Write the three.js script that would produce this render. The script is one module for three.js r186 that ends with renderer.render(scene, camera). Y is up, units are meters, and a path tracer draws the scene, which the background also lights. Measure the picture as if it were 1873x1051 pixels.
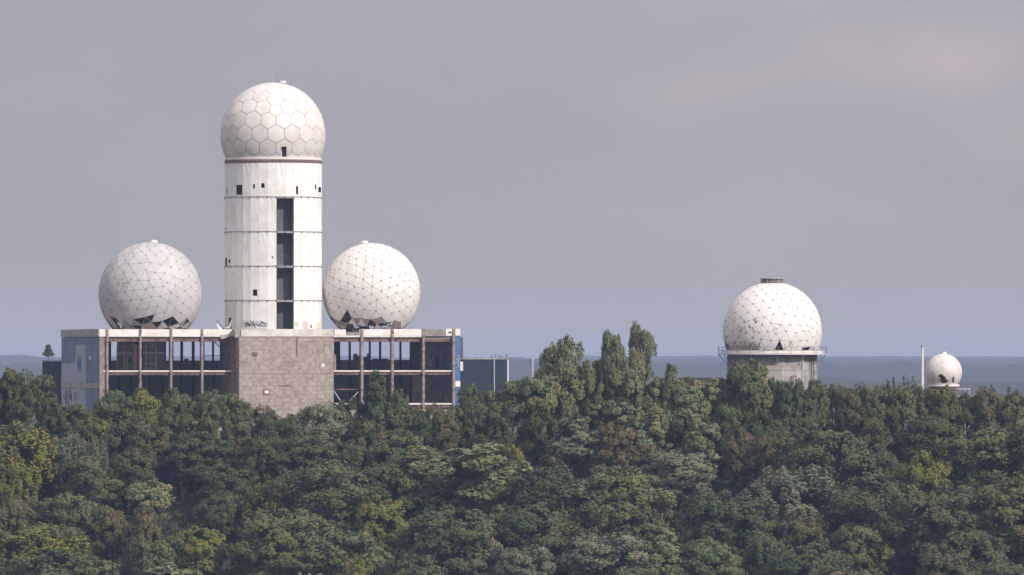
import * as THREE from 'three';
import { mergeGeometries } from 'three/addons/utils/BufferGeometryUtils.js';

// ---------------------------------------------------------------- camera
const CAM_Y = 70, DIST = 1000, S = 0.08, HORIZON = 655, CX = 936.5;   // telephoto: 8 cm per photo pixel at 1 km
const scene = new THREE.Scene();
const camera = new THREE.PerspectiveCamera(2 * Math.atan(1051 * S / 2 / DIST) * 180 / Math.PI, 1873 / 1051, 5, 60000);
camera.position.set(0, CAM_Y, DIST);
camera.lookAt(0, CAM_Y + (HORIZON - 525.5) * S, 0);
const renderer = new THREE.WebGLRenderer({ antialias: true });
renderer.toneMapping = THREE.LinearToneMapping;
renderer.toneMappingExposure = 1.0;
renderer.shadowMap.enabled = true;

// ---------------------------------------------------------------- sun
const SUN_AZ = 45 * Math.PI / 180, SUN_EL = 36 * Math.PI / 180;       // right of and behind the camera
const sunDir = new THREE.Vector3(Math.sin(SUN_AZ) * Math.cos(SUN_EL), Math.sin(SUN_EL), Math.cos(SUN_AZ) * Math.cos(SUN_EL));
const sun = new THREE.DirectionalLight(new THREE.Color().setRGB(1, 0.95, 0.90), 4.1);
sun.position.copy(sunDir).multiplyScalar(400).add(new THREE.Vector3(0, 60, 0));
sun.target.position.set(0, 60, 0);
sun.castShadow = true; sun.shadow.radius = 3; sun.shadow.mapSize.set(4096, 4096);
Object.assign(sun.shadow.camera, { left: -110, right: 110, top: 80, bottom: -80, near: 50, far: 900 });
scene.add(sun, sun.target);

// ---------------------------------------------------------------- helpers
function rng(seed) { let a = seed >>> 0; return () => { a = (a + 0x6D2B79F5) >>> 0; let t = a; t = Math.imul(t ^ (t >>> 15), t | 1); t ^= t + Math.imul(t ^ (t >>> 7), t | 61); return ((t ^ (t >>> 14)) >>> 0) / 4294967296; }; }
const V = (x, y, z) => new THREE.Vector3(x, y, z);
const lerp = THREE.MathUtils.lerp, clamp = THREE.MathUtils.clamp, smooth = THREE.MathUtils.smoothstep;
function hash2(x, y, s) { let h = Math.imul(x, 374761393) + Math.imul(y, 668265263) + Math.imul(s, 2246822519); h = Math.imul(h ^ (h >>> 13), 1274126177); return ((h ^ (h >>> 16)) >>> 0) / 4294967296; }
function vnoise(x, y, s = 0, wrap = 0) {
  const xi = Math.floor(x), yi = Math.floor(y), fx = x - xi, fy = y - yi, u = fx * fx * (3 - 2 * fx), v = fy * fy * (3 - 2 * fy);
  const w = (k) => wrap ? ((k % wrap) + wrap) % wrap : k;
  return lerp(lerp(hash2(w(xi), w(yi), s), hash2(w(xi + 1), w(yi), s), u), lerp(hash2(w(xi), w(yi + 1), s), hash2(w(xi + 1), w(yi + 1), s), u), v);
}
function fbm(x, y, s = 0, oct = 4, wrap = 0) { let a = 0.5, f = 0, n = 0; for (let i = 0; i < oct; i++) { f += a * vnoise(x, y, s + i * 17, wrap); n += a; x *= 2; y *= 2; wrap *= 2; a *= 0.5; } return f / n; }
const names = new Map();
function numbered(n) { const k = names.get(n) || 0; names.set(n, k + 1); return k ? n + '_' + String(k).padStart(3, '0') : n; }
function thing(name, label, category, pos, group) {
  const o = new THREE.Group(); o.name = numbered(name); o.position.copy(pos); o.userData = { label, category };
  if (group) o.userData.group = group;
  scene.add(o); return o;
}
function part(name, geo, mat, parent) { const m = new THREE.Mesh(geo, mat); m.name = name; m.castShadow = m.receiveShadow = true; parent.add(m); return m; }
function rgb(r, g, b) { return new THREE.Color().setRGB(r, g, b); }
function std(r, g, b, rough = 0.85, extra = {}) { return new THREE.MeshStandardMaterial({ color: rgb(r, g, b), roughness: rough, side: THREE.DoubleSide, ...extra }); }
// photo pixel at depth z -> point in the place
function at(px, py, z) { const k = (DIST - z) / DIST; return V((px - CX) * S * k, CAM_Y + (HORIZON - py) * S * k, z); }
// a colour map of patches, streaks and grain around white, multiplied onto a material's colour
function grimeMap({ size = 256, cells = 6, depth = 0.3, streak = 0, seed = 1, tint = [1, 1, 1], grain = 0.08 }) {
  const d = new Uint8Array(size * size * 4);
  for (let y = 0; y < size; y++) for (let x = 0; x < size; x++) {
    const u = x / size * cells, v = y / size * cells;
    let n = fbm(u, v, seed, 4, cells);
    n = smooth(n, 0.35, 0.8);
    let k = n;
    if (streak) k = Math.max(k, streak * smooth(fbm(u * 6, v * 0.5 + 3, seed + 50, 3), 0.55, 0.8));
    const g = 1 - grain * hash2(x, y, seed + 9);
    for (let c = 0; c < 3; c++) d[(y * size + x) * 4 + c] = 255 * clamp(Math.pow(clamp(lerp(1, tint[c] * (1 - depth), k) * g, 0, 1), 1 / 2.2), 0, 1);
    d[(y * size + x) * 4 + 3] = 255;
  }
  const t = new THREE.DataTexture(d, size, size); t.colorSpace = THREE.SRGBColorSpace; t.wrapS = t.wrapT = THREE.RepeatWrapping; t.magFilter = THREE.LinearFilter; t.minFilter = THREE.LinearMipmapLinearFilter; t.generateMipmaps = true; t.needsUpdate = true;
  return t;
}
function tiled(tex, metres) { const t = tex.clone(); t.repeat.set(1 / metres, 1 / metres); t.needsUpdate = true; return t; }
// uv in metres by the dominant axis of each face
function metreUV(g, ox = 0, oy = 0) {
  const p = g.attributes.position, n = g.attributes.normal, uv = new Float32Array(p.count * 2);
  for (let i = 0; i < p.count; i++) {
    const ax = Math.abs(n.getX(i)), ay = Math.abs(n.getY(i)), az = Math.abs(n.getZ(i));
    const [a, b] = ay > ax && ay > az ? [p.getX(i), p.getZ(i)] : ax > az ? [p.getZ(i), p.getY(i)] : [p.getX(i), p.getY(i)];
    uv[i * 2] = a + ox; uv[i * 2 + 1] = b + oy;
  }
  g.setAttribute('uv', new THREE.BufferAttribute(uv, 2)); return g;
}
function boxG(x0, x1, y0, y1, z0, z1) { const g = new THREE.BoxGeometry(Math.abs(x1 - x0), Math.abs(y1 - y0), Math.abs(z1 - z0)); g.translate((x0 + x1) / 2, (y0 + y1) / 2, (z0 + z1) / 2); return metreUV(g); }
function box(name, x0, x1, y0, y1, z0, z1, mat, parent) { return part(name, boxG(x0, x1, y0, y1, z0, z1), mat, parent); }
function barG(a, b, r, seg = 5, r2 = r) { const d = b.clone().sub(a), g = new THREE.CylinderGeometry(r2, r, d.length(), seg, 1); g.applyQuaternion(new THREE.Quaternion().setFromUnitVectors(V(0, 1, 0), d.clone().normalize())); g.translate((a.x + b.x) / 2, (a.y + b.y) / 2, (a.z + b.z) / 2); return g; }
function bar(name, a, b, r, mat, parent, seg = 6) { return part(name, barG(a, b, r, seg), mat, parent); }

// ---------------------------------------------------------------- sky
{
  const W = 4096, H = 2048, data = new Float32Array(W * H * 4), glow = V(0, 0, 0);
  for (let row = 0; row < H; row++) {
    const up = ((row + 0.5) / H - 0.5) * Math.PI, deg = up * 180 / Math.PI, cu = Math.cos(up), su = Math.sin(up);
    const high = smooth(deg, 2, 50);
    const near = deg > -1 && deg < 14;
    for (let col = 0; col < W; col++) {
      const az = ((col + 0.5) / W - 0.5) * 2 * Math.PI;
      let r = lerp(0.384, 0.80, high), g = lerp(0.374, 0.80, high), b = lerp(0.430, 0.86, high);
      const low = deg <= 0 ? 0.6 : 1 - Math.exp(-7.5e-5 * Math.min(12500, 43 / Math.tan(up)));   // length of low air along the line of sight
      r += low * 0.10; g += low * 0.05; b -= low * 0.15;
      const cs = Math.cos(az) * cu * sunDir.x + su * sunDir.y + Math.sin(az) * cu * sunDir.z;
      const halo = 0.55 * Math.exp((cs - 1) / 0.10) + 0.25 * Math.exp((cs - 1) / 0.5);
      r += halo * 1.0; g += halo * 0.95; b += halo * 0.88;
      if (deg > -1) {
        const a = az * 180 / Math.PI, sc = near ? 1 : lerp(1, 0.35, smooth(deg, 14, 50));
        const n = fbm(a * 0.42 * sc + 40, deg * 1.15 * sc + deg * 0 + 7, 3, 5) - 0.5, m = fbm(a * 0.16 + 9, deg * 0.5 + 2, 31, 4);
        const veil = smooth(m, 0.42, 0.72) * smooth(deg, 0.6, 2.4);
        const k = 1 + n * 0.17 * smooth(deg, 0.1, 1.2);
        r = r * k * (1 + 0.12 * veil); g = g * k * (1 + 0.085 * veil); b = b * k * (1 + 0.065 * veil);
        // a bank of rosier cloud
        const da = a + 90 - 3.45, de = deg - 2.52 + 0.05 * da, w = Math.exp(-(da * da) / 1.1 - (de * de) / 0.10) * (0.45 + fbm(a * 1.6, deg * 3, 77, 3));
        const db = a + 90 - 1.6, df = deg - 2.25 - 0.1 * db, w2 = Math.exp(-(db * db) / 0.7 - (df * df) / 0.05) * 0.5;
        const w3 = Math.exp(-((a + 90 - 4.6) ** 2) / 0.9 - ((deg - 1.85) ** 2) / 0.05) * 0.5;
        const ww = w + w2 + w3; r *= 1 + 0.24 * ww; g *= 1 + 0.13 * ww; b *= 1 + 0.07 * ww;
      }
      const i = (row * W + col) * 4; data[i] = r; data[i + 1] = g; data[i + 2] = b; data[i + 3] = 1;
    }
  }
  const t = new THREE.DataTexture(data, W, H, THREE.RGBAFormat, THREE.FloatType);
  t.mapping = THREE.EquirectangularReflectionMapping; t.magFilter = THREE.LinearFilter; t.needsUpdate = true;
  scene.background = t; scene.environment = t;
}
scene.fog = new THREE.FogExp2(rgb(0.49, 0.63, 1.0), 7.6e-5);

// ---------------------------------------------------------------- terrain
const PLATEAU = 57;
function ground(x, z) {
  const bump = (fbm(x * 0.045 + 50, z * 0.045 + 50, 5, 3) - 0.5) * 2.6;
  const d = Math.hypot(x, DIST - z);
  const front = z > 3 ? Math.max(20, PLATEAU - (z - 3) * 0.49) : PLATEAU;
  const side = smooth(Math.abs(x), 130, 420), back = smooth(-z, 90, 420);
  let y = lerp(front, 20, side); y = lerp(y, 8, back) + bump * (1 - back) * smooth(z, 4, 14);
  if (d > 2200) {
    const a = Math.atan2(x, DIST - z) / 8e-5;                       // bearing, in photo pixels from the axis
    const ridge = (d0, w, top, amp, f, seed) => top === null ? 0 : Math.exp(-(((d - d0) / w) ** 2)) * (top + amp * (fbm(a * f + seed, d * 0.0008, seed, 5) - 0.5));
    const wood = 8 * fbm(a * 0.12, d * 0.006, 91, 3);
    const west = Math.exp(-(((a + 1080) / 210) ** 2));
    y += Math.max(0, ridge(3900, 500, 45, 10, 0.006, 11)) + Math.max(0, ridge(6200, 800, 54, 9, 0.006, 21)) + Math.max(0, ridge(8800, 900, 56 + 14 * west, 8, 0.005, 41)) + Math.max(0, ridge(12000, 1300, 61, 10, 0.003, 61));
    y += wood * smooth(d, 2200, 3200);
  }
  return y;
}
{
  const xs = new Set(), zs = new Set();
  for (let x = -100; x <= 100; x += 4) xs.add(x);
  for (let x = 120; x <= 1600; x += 30) { xs.add(x); xs.add(-x); }
  for (const x of [1900, 2400, 3200, 4500, 6500, 9500, 14000, 19000]) { xs.add(x); xs.add(-x); }
  for (let z = 110; z >= -110; z -= 4) zs.add(z);
  for (const z of [2000, 1500, 1100, 900, 700, 500, 350, 250, 180, 140]) zs.add(z);
  for (let z = -130; z >= -1200; z -= 70) zs.add(z);
  for (let z = -1300; z >= -13000; z -= 110) zs.add(z);
  const X = [...xs].sort((a, b) => a - b), Z = [...zs].sort((a, b) => b - a), pos = [], uv = [], idx = [];
  for (const z of Z) for (const x of X) { pos.push(x, ground(x, z), z); uv.push(x, z); }
  for (let j = 0; j < Z.length - 1; j++) for (let i = 0; i < X.length - 1; i++) { const a = j * X.length + i, b = a + 1, c = a + X.length, d = c + 1; idx.push(a, b, c, b, d, c); }
  const g = new THREE.BufferGeometry(); g.setAttribute('position', new THREE.Float32BufferAttribute(pos, 3)); g.setAttribute('uv', new THREE.Float32BufferAttribute(uv, 2)); g.setIndex(idx); g.computeVertexNormals();
  const m = std(0.034, 0.042, 0.027, 1, { map: tiled(grimeMap({ cells: 16, depth: 0.5, seed: 4, tint: [0.9, 0.8, 0.7] }), 90) });
  const t = part('terrain', g, m, scene); t.userData = { kind: 'structure', label: 'wooded hill and the hazy lowland beyond it' };
}

// ---------------------------------------------------------------- materials
const tex = {
  concrete: grimeMap({ cells: 7, depth: 0.28, streak: 0.7, seed: 11, tint: [0.96, 0.92, 0.86] }),
  soft: grimeMap({ cells: 5, depth: 0.14, streak: 0.5, seed: 12, tint: [0.97, 0.93, 0.86], grain: 0.04 }),
  rust: grimeMap({ cells: 9, depth: 0.55, streak: 0.6, seed: 13, tint: [0.9, 0.62, 0.5], grain: 0.15 }),
  flake: grimeMap({ cells: 10, depth: 0.5, streak: 0.8, seed: 14, tint: [0.85, 0.62, 0.55], grain: 0.2 }),
};
const M = {
  white: std(0.78, 0.73, 0.70, 0.75, { map: tiled(tex.soft, 9) }),
  plaster: std(0.72, 0.67, 0.63, 0.85, { map: tiled(tex.concrete, 14) }),
  dirtyPanel: std(0.33, 0.31, 0.29, 0.85, { map: tiled(tex.concrete, 5) }),
  slab: std(0.72, 0.66, 0.62, 0.85, { map: tiled(tex.soft, 6) }),
  primer: std(0.22, 0.12, 0.11, 0.8, { map: tiled(tex.rust, 4) }),
  column: std(0.33, 0.265, 0.255, 0.8, { map: tiled(tex.flake, 3.5) }),
  pier: std(0.33, 0.245, 0.22, 0.9, { map: tiled(tex.flake, 2.5) }),
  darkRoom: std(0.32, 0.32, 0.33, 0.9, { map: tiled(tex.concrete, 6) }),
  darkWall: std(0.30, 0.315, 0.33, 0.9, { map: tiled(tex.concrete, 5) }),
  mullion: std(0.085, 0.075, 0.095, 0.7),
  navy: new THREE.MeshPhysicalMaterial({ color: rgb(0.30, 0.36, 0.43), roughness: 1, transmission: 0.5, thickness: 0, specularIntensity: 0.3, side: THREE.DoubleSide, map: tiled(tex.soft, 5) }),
  greenish: std(0.28, 0.33, 0.30, 0.85, { map: tiled(tex.concrete, 4) }),
  frame: std(0.62, 0.62, 0.60, 0.6),
  peach: std(0.42, 0.29, 0.21, 0.85, { map: tiled(tex.concrete, 3) }),
  graffiti: std(0.26, 0.26, 0.24, 0.85, { map: tiled(tex.flake, 2) }),
  red: std(0.20, 0.03, 0.045, 0.8),
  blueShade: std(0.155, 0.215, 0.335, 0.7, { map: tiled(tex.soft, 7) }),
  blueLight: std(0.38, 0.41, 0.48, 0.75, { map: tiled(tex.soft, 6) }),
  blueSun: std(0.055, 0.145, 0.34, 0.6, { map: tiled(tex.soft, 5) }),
  beige: std(0.42, 0.38, 0.33, 0.9, { map: tiled(tex.concrete, 6) }),
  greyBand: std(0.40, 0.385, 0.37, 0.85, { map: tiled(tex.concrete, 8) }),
  shed: std(0.018, 0.033, 0.053, 0.7, { map: tiled(tex.soft, 6) }),
  shedGreen: std(0.035, 0.062, 0.078, 0.75, { map: tiled(tex.soft, 6) }),
  steel: std(0.13, 0.115, 0.115, 0.6, { metalness: 0.2 }),
  paleSteel: std(0.45, 0.43, 0.42, 0.55),
  tar: std(0.28, 0.26, 0.255, 0.95),
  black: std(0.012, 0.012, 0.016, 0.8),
};
const blockMats = [[0.40, 0.342, 0.297], [0.388, 0.332, 0.288], [0.412, 0.353, 0.307], [0.375, 0.319, 0.277], [0.395, 0.335, 0.288], [0.425, 0.366, 0.318]].map((c, i) => std(...c, 0.95, { map: tiled(tex.concrete, 3.1 + i * 0.4) }));

// ---------------------------------------------------------------- main building
const YAW = 15 * Math.PI / 180, cY = Math.cos(YAW), sY = Math.sin(YAW), X0 = (182 - CX) * S, DEEP = 28.3;
const building = thing('station_building', 'long gutted two storey building with concrete stair block, carrying tower and two radomes', 'building', V(X0, PLATEAU, 0));
building.rotation.y = YAW;
// along the front (lx) for a photo column, at depth lz behind the front
function fx(px, lz = 0) { const K = (px - CX) * S; return (K * (1000 - lz * cY) - 1000 * (X0 + lz * sY)) / (1000 * cY - K * sY); }
function fz(px) { const K = (px - CX) * S; return 1000 * (K - X0) / (1000 * sY + K * cY); }
function fy(py, lx = 20, lz = 0) { return CAM_Y + (HORIZON - py) * S * (1000 + lx * sY - lz * cY) / 1000 - PLATEAU; }
function toWorld(lx, ly, lz) { return V(X0 + lx * cY + lz * sY, PLATEAU + ly, -lx * sY + lz * cY); }
const LF = fx(842);
{
  const yTop = fy(602), yPar = fy(616), yDeck = fy(613.5), yCeil = fy(619), y1 = fy(677), y1b = fy(679.8), y0 = fy(737.5), y0b = fy(740.4);
  const b = building, BZ = -DEEP;
  const cl = fx(438, 2.6), cr = fx(610, 2.6);
  // decks and floors, cut round the stair block
  box('roof_deck', 0.25, LF - 0.25, yCeil, yDeck - 0.1, BZ + 0.3, -0.35, M.tar, b);
  for (const [x0, x1] of [[0.5, cl - 0.02], [cr + 0.02, LF - 0.9]]) {
    const fl = box('floor_slab', x0, x1, y1b, y1, BZ + 0.4, -0.04, M.slab, b);
    box('edge_beam', x0, x1, y1b - 0.45, y1b, -0.55, -0.22, M.primer, fl);
    const f0 = box('floor_slab', x0, x1, y0b, y0, BZ + 0.4, -0.06, M.slab, b);
    box('edge_beam', x0, x1, y0b - 0.4, y0b, -0.55, -0.22, M.primer, f0);
    box('ceiling_beam', x0, x1, yCeil - 0.42, yCeil, -0.75, -0.35, M.primer, b);
    box('base_wall', x0, x1, 0, y0b - 0.4, -0.9, -0.6, M.beige, b);
  }
  // stair block of cast concrete courses
  const core = box('stair_block', cl + 0.08, cr - 0.08, 0, yPar - 0.06, -9, 2.52, M.beige, b);
  {
    const R = rng(41), rows = 27, cols = 11, w = (cr - cl) / cols, h = (yPar - 0.1) / rows;
    for (let j = 0; j < rows; j++) for (let i = 0; i < cols; i++) {
      const wide = R(), m = blockMats[Math.floor(R() * blockMats.length)], dz = 2.585 + R() * 0.03;
      const gap = j === 18 ? 0.05 : 0.012;
      box('concrete_block', cl + i * w + 0.003, cl + (i + 1) * w - 0.003, j * h + gap, (j + 1) * h - 0.006, 2.5, dz, m, core);
    }
    for (let j = 0; j < 14; j++) box('concrete_block', cl, cl + 0.1, j * h * 2 + 0.012 * rows / 14, Math.min((j + 1) * h * 2, yPar - 0.1) - 0.012, -0.02, 2.48, blockMats[j % 4], core);
    const spot = (px, py, wpx, hpx, mat, name, d = 0.06) => box(name, fx(px, 2.6), fx(px + wpx, 2.6), fy(py + hpx), fy(py), 2.6, 2.64 + d, mat, core);
    spot(463, 644, 8, 6, M.steel, 'wall_hook', 0.12);
    const nf = spot(482, 711, 12, 11, M.steel, 'hatch_frame', 0.02);
    box('hatch', fx(484.5, 2.6), fx(491.5, 2.6), fy(719), fy(713.5), 2.655, 2.69, M.white, nf);
    spot(588, 665, 6.5, 5.5, M.slab, 'patch_panel', 0.0);
    spot(542.6, 617, 1.6, 34, M.steel, 'drain_pipe', 0.03);
    spot(510, 704, 20, 0.9, M.steel, 'ledge', 0.02);
  }
  // parapet panels
  const panel = (name, p0, p1, t, bt, mat, z1 = 0, z0 = -0.35) => box(name, fx(p0, z1), fx(p1, z1), fy(bt), fy(t), z0, z1, mat, b);
  for (const [p0, p1] of [[182.2, 195.6], [198.2, 256.5], [258.6, 312.6], [314.8, 369.4], [371.6, 425]]) panel('parapet_panel', p0, p1, 602, 615.5, M.white);
  panel('parapet_panel', 612.5, 633, 602, 612.5, M.white); panel('louvre', 633.4, 657, 607, 612.4, M.dirtyPanel); panel('parapet_panel', 658, 661.6, 602, 612.5, M.white);
  panel('parapet_panel', 663.6, 717, 601.5, 613.5, M.white); panel('parapet_panel', 719.4, 773, 601, 613.5, M.white);
  for (let k = 0; k < 5; k++) panel('louvre_slat', 777, 815, 601.5 + k * 2.6, 603.5 + k * 2.6, M.dirtyPanel);
  const p9 = panel('parapet_panel', 815.6, 828.4, 600.5, 613.5, M.white); box('vent', fx(820), fx(825.5), fy(608.4), fy(605.8), 0.0, 0.02, M.black, p9);
  panel('parapet_panel', 833, 842, 600.5, 613, M.white);
  panel('coping', 611, 774, 612.8, 616, M.slab, -0.02);
  panel('parapet_panel', 441, 609.6, 601.5, 614.2, M.plaster, 2.62, 2.2);
  panel('cornice', 439, 610.4, 614.4, 615.8, M.greyBand, 2.68, 2.1);
  panel('core_parapet_return', 430.4, 440.8, 602.5, 615, M.greyBand, 2.4, 0.2);
  // bent sheet of flashing hanging off the parapet end
  {
    const pts = []; for (let i = 0; i <= 8; i++) { const t = i / 8; pts.push([lerp(404, 436, t), 613 - 9 * t * t, 0.1 + 2.4 * t * t * t]); }
    const pos = [], idx = []; pts.forEach(([p, y, z]) => { pos.push(fx(p, z), fy(y - 1), z, fx(p, z), fy(y + 7 - 5 * (p - 404) / 32), z + 0.1); });
    for (let i = 0; i < 8; i++) { const a = i * 2; idx.push(a, a + 1, a + 2, a + 1, a + 3, a + 2); }
    const g = new THREE.BufferGeometry(); g.setAttribute('position', new THREE.Float32BufferAttribute(pos, 3)); g.setIndex(idx); g.computeVertexNormals(); g.setAttribute('uv', new THREE.Float32BufferAttribute(new Array(pos.length / 3 * 2).fill(0.3), 2));
    part('bent_flashing', g, M.greyBand, b);
  }
  // steel columns in front
  const col = (px, mat = M.column, w = 3.9, topPy = 601.2) => { const x = fx(px, 0.15), h = w * S / 2; const c = box('column', x - h, x + h, 0, fy(topPy), -0.16, 0.2, mat, b); box('column_flange', x - h - 0.09, x - h - 0.01, 0, fy(617), -0.5, -0.2, M.primer, c); return c; };
  for (const px of [197, 257.6, 313.7, 370.5]) col(px);
  col(426.5, M.pier, 5.5, 611);
  for (const px of [662.6, 718.3, 775, 830.3]) col(px, M.column, 4.6, 600.6);
  box('corner_pier', 0.02, fx(189.5), 0, fy(616.5), -0.5, -0.01, M.pier, b);
  box('pier_infill', fx(189.8), fx(195), 0, fy(617), -0.5, -0.14, M.column, b);
  // blue end bay at the right
  for (const [t, bt] of [[614, 632], [632.3, 665], [665.3, 696.6], [707.2, 735], [735.3, 817]]) box('facade_panel', fx(833), LF, fy(bt), fy(t), -0.34, -0.03, M.blueSun, b);
  box('facade_panel', fx(833), LF, fy(707), fy(696.8), -0.34, 0.0, M.white, b);
  { // chalky scrawl on the blue bay
    const pts = [[836, 650], [839.5, 652], [840.5, 656], [838, 659], [835, 657], [838, 655], [840, 660], [837, 663], [834.5, 661], [838, 666], [839.5, 670], [837, 672]].map(([p, y]) => V(fx(p), fy(y), -0.01));
    part('scrawl', new THREE.TubeGeometry(new THREE.CatmullRomCurve3(pts), 40, 0.045, 4), M.paleSteel, b);
  }
  // right end wall, and boxes fixed to it
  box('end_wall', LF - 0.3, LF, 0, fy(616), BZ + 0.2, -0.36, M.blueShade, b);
  box('end_parapet', LF - 0.3, LF, fy(615.8), fy(601.5), BZ + 0.2, -0.36, M.greyBand, b);
  for (const [p0, p1, t, bt] of [[842.6, 848.6, 661, 678], [842.6, 848.2, 727, 740]]) { const q = box('wall_cabinet', LF + 0.02, LF + (p1 - p0) * S / cY, fy(bt), fy(t), -1.4, -0.3, M.white, b); box('cabinet_door', LF + 0.06, LF + (p1 - p0) * S / cY - 0.04, fy(bt) + 0.05, fy(t) - 0.05, -0.3, -0.27, M.slab, q); }
  // left end wall: panels in two blues
  const endW = (name, pa, pb, t, bt, mat, proud = 0.03) => { const z0 = fz(pa), z1 = fz(pb), zm = (z0 + z1) / 2; return box(name, -proud, 0.3, fy(bt, 0, zm), fy(t, 0, zm), z0, z1, mat, b); };
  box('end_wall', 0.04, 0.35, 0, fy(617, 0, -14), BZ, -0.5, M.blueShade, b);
  endW('end_parapet', 113, 181.8, 602, 616, M.greyBand, 0.12);  // greyer than the front parapet: its shade is put into the colour
  const e = 0.25;
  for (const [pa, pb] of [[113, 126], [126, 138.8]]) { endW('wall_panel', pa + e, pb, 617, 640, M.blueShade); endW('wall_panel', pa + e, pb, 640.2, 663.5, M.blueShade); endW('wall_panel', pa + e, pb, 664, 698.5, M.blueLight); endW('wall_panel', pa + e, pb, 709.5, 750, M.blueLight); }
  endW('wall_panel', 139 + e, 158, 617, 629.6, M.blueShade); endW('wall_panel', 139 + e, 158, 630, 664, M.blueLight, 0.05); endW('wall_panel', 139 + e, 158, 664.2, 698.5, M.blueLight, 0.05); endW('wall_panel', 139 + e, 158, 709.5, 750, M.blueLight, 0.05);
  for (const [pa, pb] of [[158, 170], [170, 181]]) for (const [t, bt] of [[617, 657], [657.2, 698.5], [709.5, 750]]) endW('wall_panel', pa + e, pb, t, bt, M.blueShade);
  endW('string_course', 113 + e, 181, 699, 709, M.greyBand, 0.09);
  for (const [pa, pb, t, bt, m] of [[164.6, 167.6, 651.6, 657.6, M.white], [161.6, 166.6, 658, 674, M.pier], [143, 149.6, 651, 652.8, M.steel], [143.6, 149.4, 676.2, 679.2, M.steel], [143, 150, 656, 674, M.blueSun]]) endW('painted_patch', pa, pb, t, bt, m, 0.075);
  { const R = rng(77); for (let i = 0; i < 15; i++) { const p = 119 + R() * 26, t = 710.5 + R() * 14, l = 5 + R() * 20; endW('paint_drip', p, p + 0.6 + R() * 1.1, t, t + l, M.steel, 0.066); } }
  // back wall of the upper floor: sky shows through its window openings
  const back = (name, p0, p1, t, bt, mat, z = BZ, d = 0.35) => box(name, fx(p0, z), fx(p1, z), fy(bt, 25, z), fy(t, 25, z), z, z + d, mat, b);
  const openings = (list, from, to, sill) => {
    let p = from; for (const [a, c] of list) { back('mullion', p, a, 616, sill + 19, M.mullion); p = c; }
    back('mullion', p, to, 616, sill + 19, M.mullion);
    for (const [a, c] of list) { back('spandrel', a, c, sill, sill + 19, M.navy, BZ + 0.05, 0.03); back('lintel', a, c, 614, 624.6, M.mullion, BZ + 0.05, 0.2); }
  };
  openings([[203, 214.6], [302.6, 309.4], [317, 330], [334.6, 351], [355.6, 368], [373.6, 388], [391, 403]], 184, 447, 659);
  openings([[621.6, 637.6], [641, 660.4], [663.4, 674.6], [677.6, 693.2], [696.6, 716.6], [719.6, 730.4], [733.6, 749.2]], 611, 846, 658);
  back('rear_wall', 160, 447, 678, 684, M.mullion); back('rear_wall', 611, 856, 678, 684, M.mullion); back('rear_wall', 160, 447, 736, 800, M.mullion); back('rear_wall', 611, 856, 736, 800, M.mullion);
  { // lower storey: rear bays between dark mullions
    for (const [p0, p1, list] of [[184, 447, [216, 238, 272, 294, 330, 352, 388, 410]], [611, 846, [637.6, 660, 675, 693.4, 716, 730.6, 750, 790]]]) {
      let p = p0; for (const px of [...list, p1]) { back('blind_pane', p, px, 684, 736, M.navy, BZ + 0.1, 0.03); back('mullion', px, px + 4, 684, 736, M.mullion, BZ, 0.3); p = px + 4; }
    }
  }
  // rooms
  const room = (name, p0, p1, t, bt, z, d, mat) => box(name, fx(p0, z), fx(p1, z), fy(bt, 20, z), fy(t, 20, z), z - d, z, mat, b);
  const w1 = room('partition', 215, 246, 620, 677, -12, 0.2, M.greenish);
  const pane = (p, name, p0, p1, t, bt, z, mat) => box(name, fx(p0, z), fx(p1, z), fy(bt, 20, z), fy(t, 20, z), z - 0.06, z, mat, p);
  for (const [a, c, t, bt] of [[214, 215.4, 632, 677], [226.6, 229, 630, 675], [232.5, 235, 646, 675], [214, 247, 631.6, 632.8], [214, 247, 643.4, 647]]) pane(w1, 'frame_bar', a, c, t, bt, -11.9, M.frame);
  pane(w1, 'black_window_pane', 235.6, 240.4, 652, 664, -11.93, M.black);  // solid black pane, the dark of a hole painted as its colour
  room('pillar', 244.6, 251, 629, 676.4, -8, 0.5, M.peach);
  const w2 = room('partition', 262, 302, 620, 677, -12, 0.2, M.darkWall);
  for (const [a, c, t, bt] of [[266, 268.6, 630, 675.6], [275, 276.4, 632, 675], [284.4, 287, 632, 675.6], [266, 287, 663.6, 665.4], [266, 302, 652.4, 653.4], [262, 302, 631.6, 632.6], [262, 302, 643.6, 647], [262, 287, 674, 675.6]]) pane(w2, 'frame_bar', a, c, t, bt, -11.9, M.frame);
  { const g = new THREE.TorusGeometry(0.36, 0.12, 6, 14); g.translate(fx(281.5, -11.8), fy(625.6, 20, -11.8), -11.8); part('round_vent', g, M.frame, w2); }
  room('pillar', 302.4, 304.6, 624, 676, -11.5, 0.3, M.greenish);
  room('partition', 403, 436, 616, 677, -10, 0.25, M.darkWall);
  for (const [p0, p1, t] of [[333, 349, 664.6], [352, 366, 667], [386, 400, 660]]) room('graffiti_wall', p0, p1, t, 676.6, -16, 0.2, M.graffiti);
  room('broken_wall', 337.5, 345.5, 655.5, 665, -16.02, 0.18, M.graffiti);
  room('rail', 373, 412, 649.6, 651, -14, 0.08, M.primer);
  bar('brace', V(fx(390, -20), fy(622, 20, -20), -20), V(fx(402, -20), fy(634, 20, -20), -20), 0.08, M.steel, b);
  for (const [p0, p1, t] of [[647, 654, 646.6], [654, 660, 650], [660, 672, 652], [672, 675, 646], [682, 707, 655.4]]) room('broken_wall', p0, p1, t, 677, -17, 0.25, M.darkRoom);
  room('pillar', 707.2, 710.8, 656, 676.5, -15, 0.3, M.peach);
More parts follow.
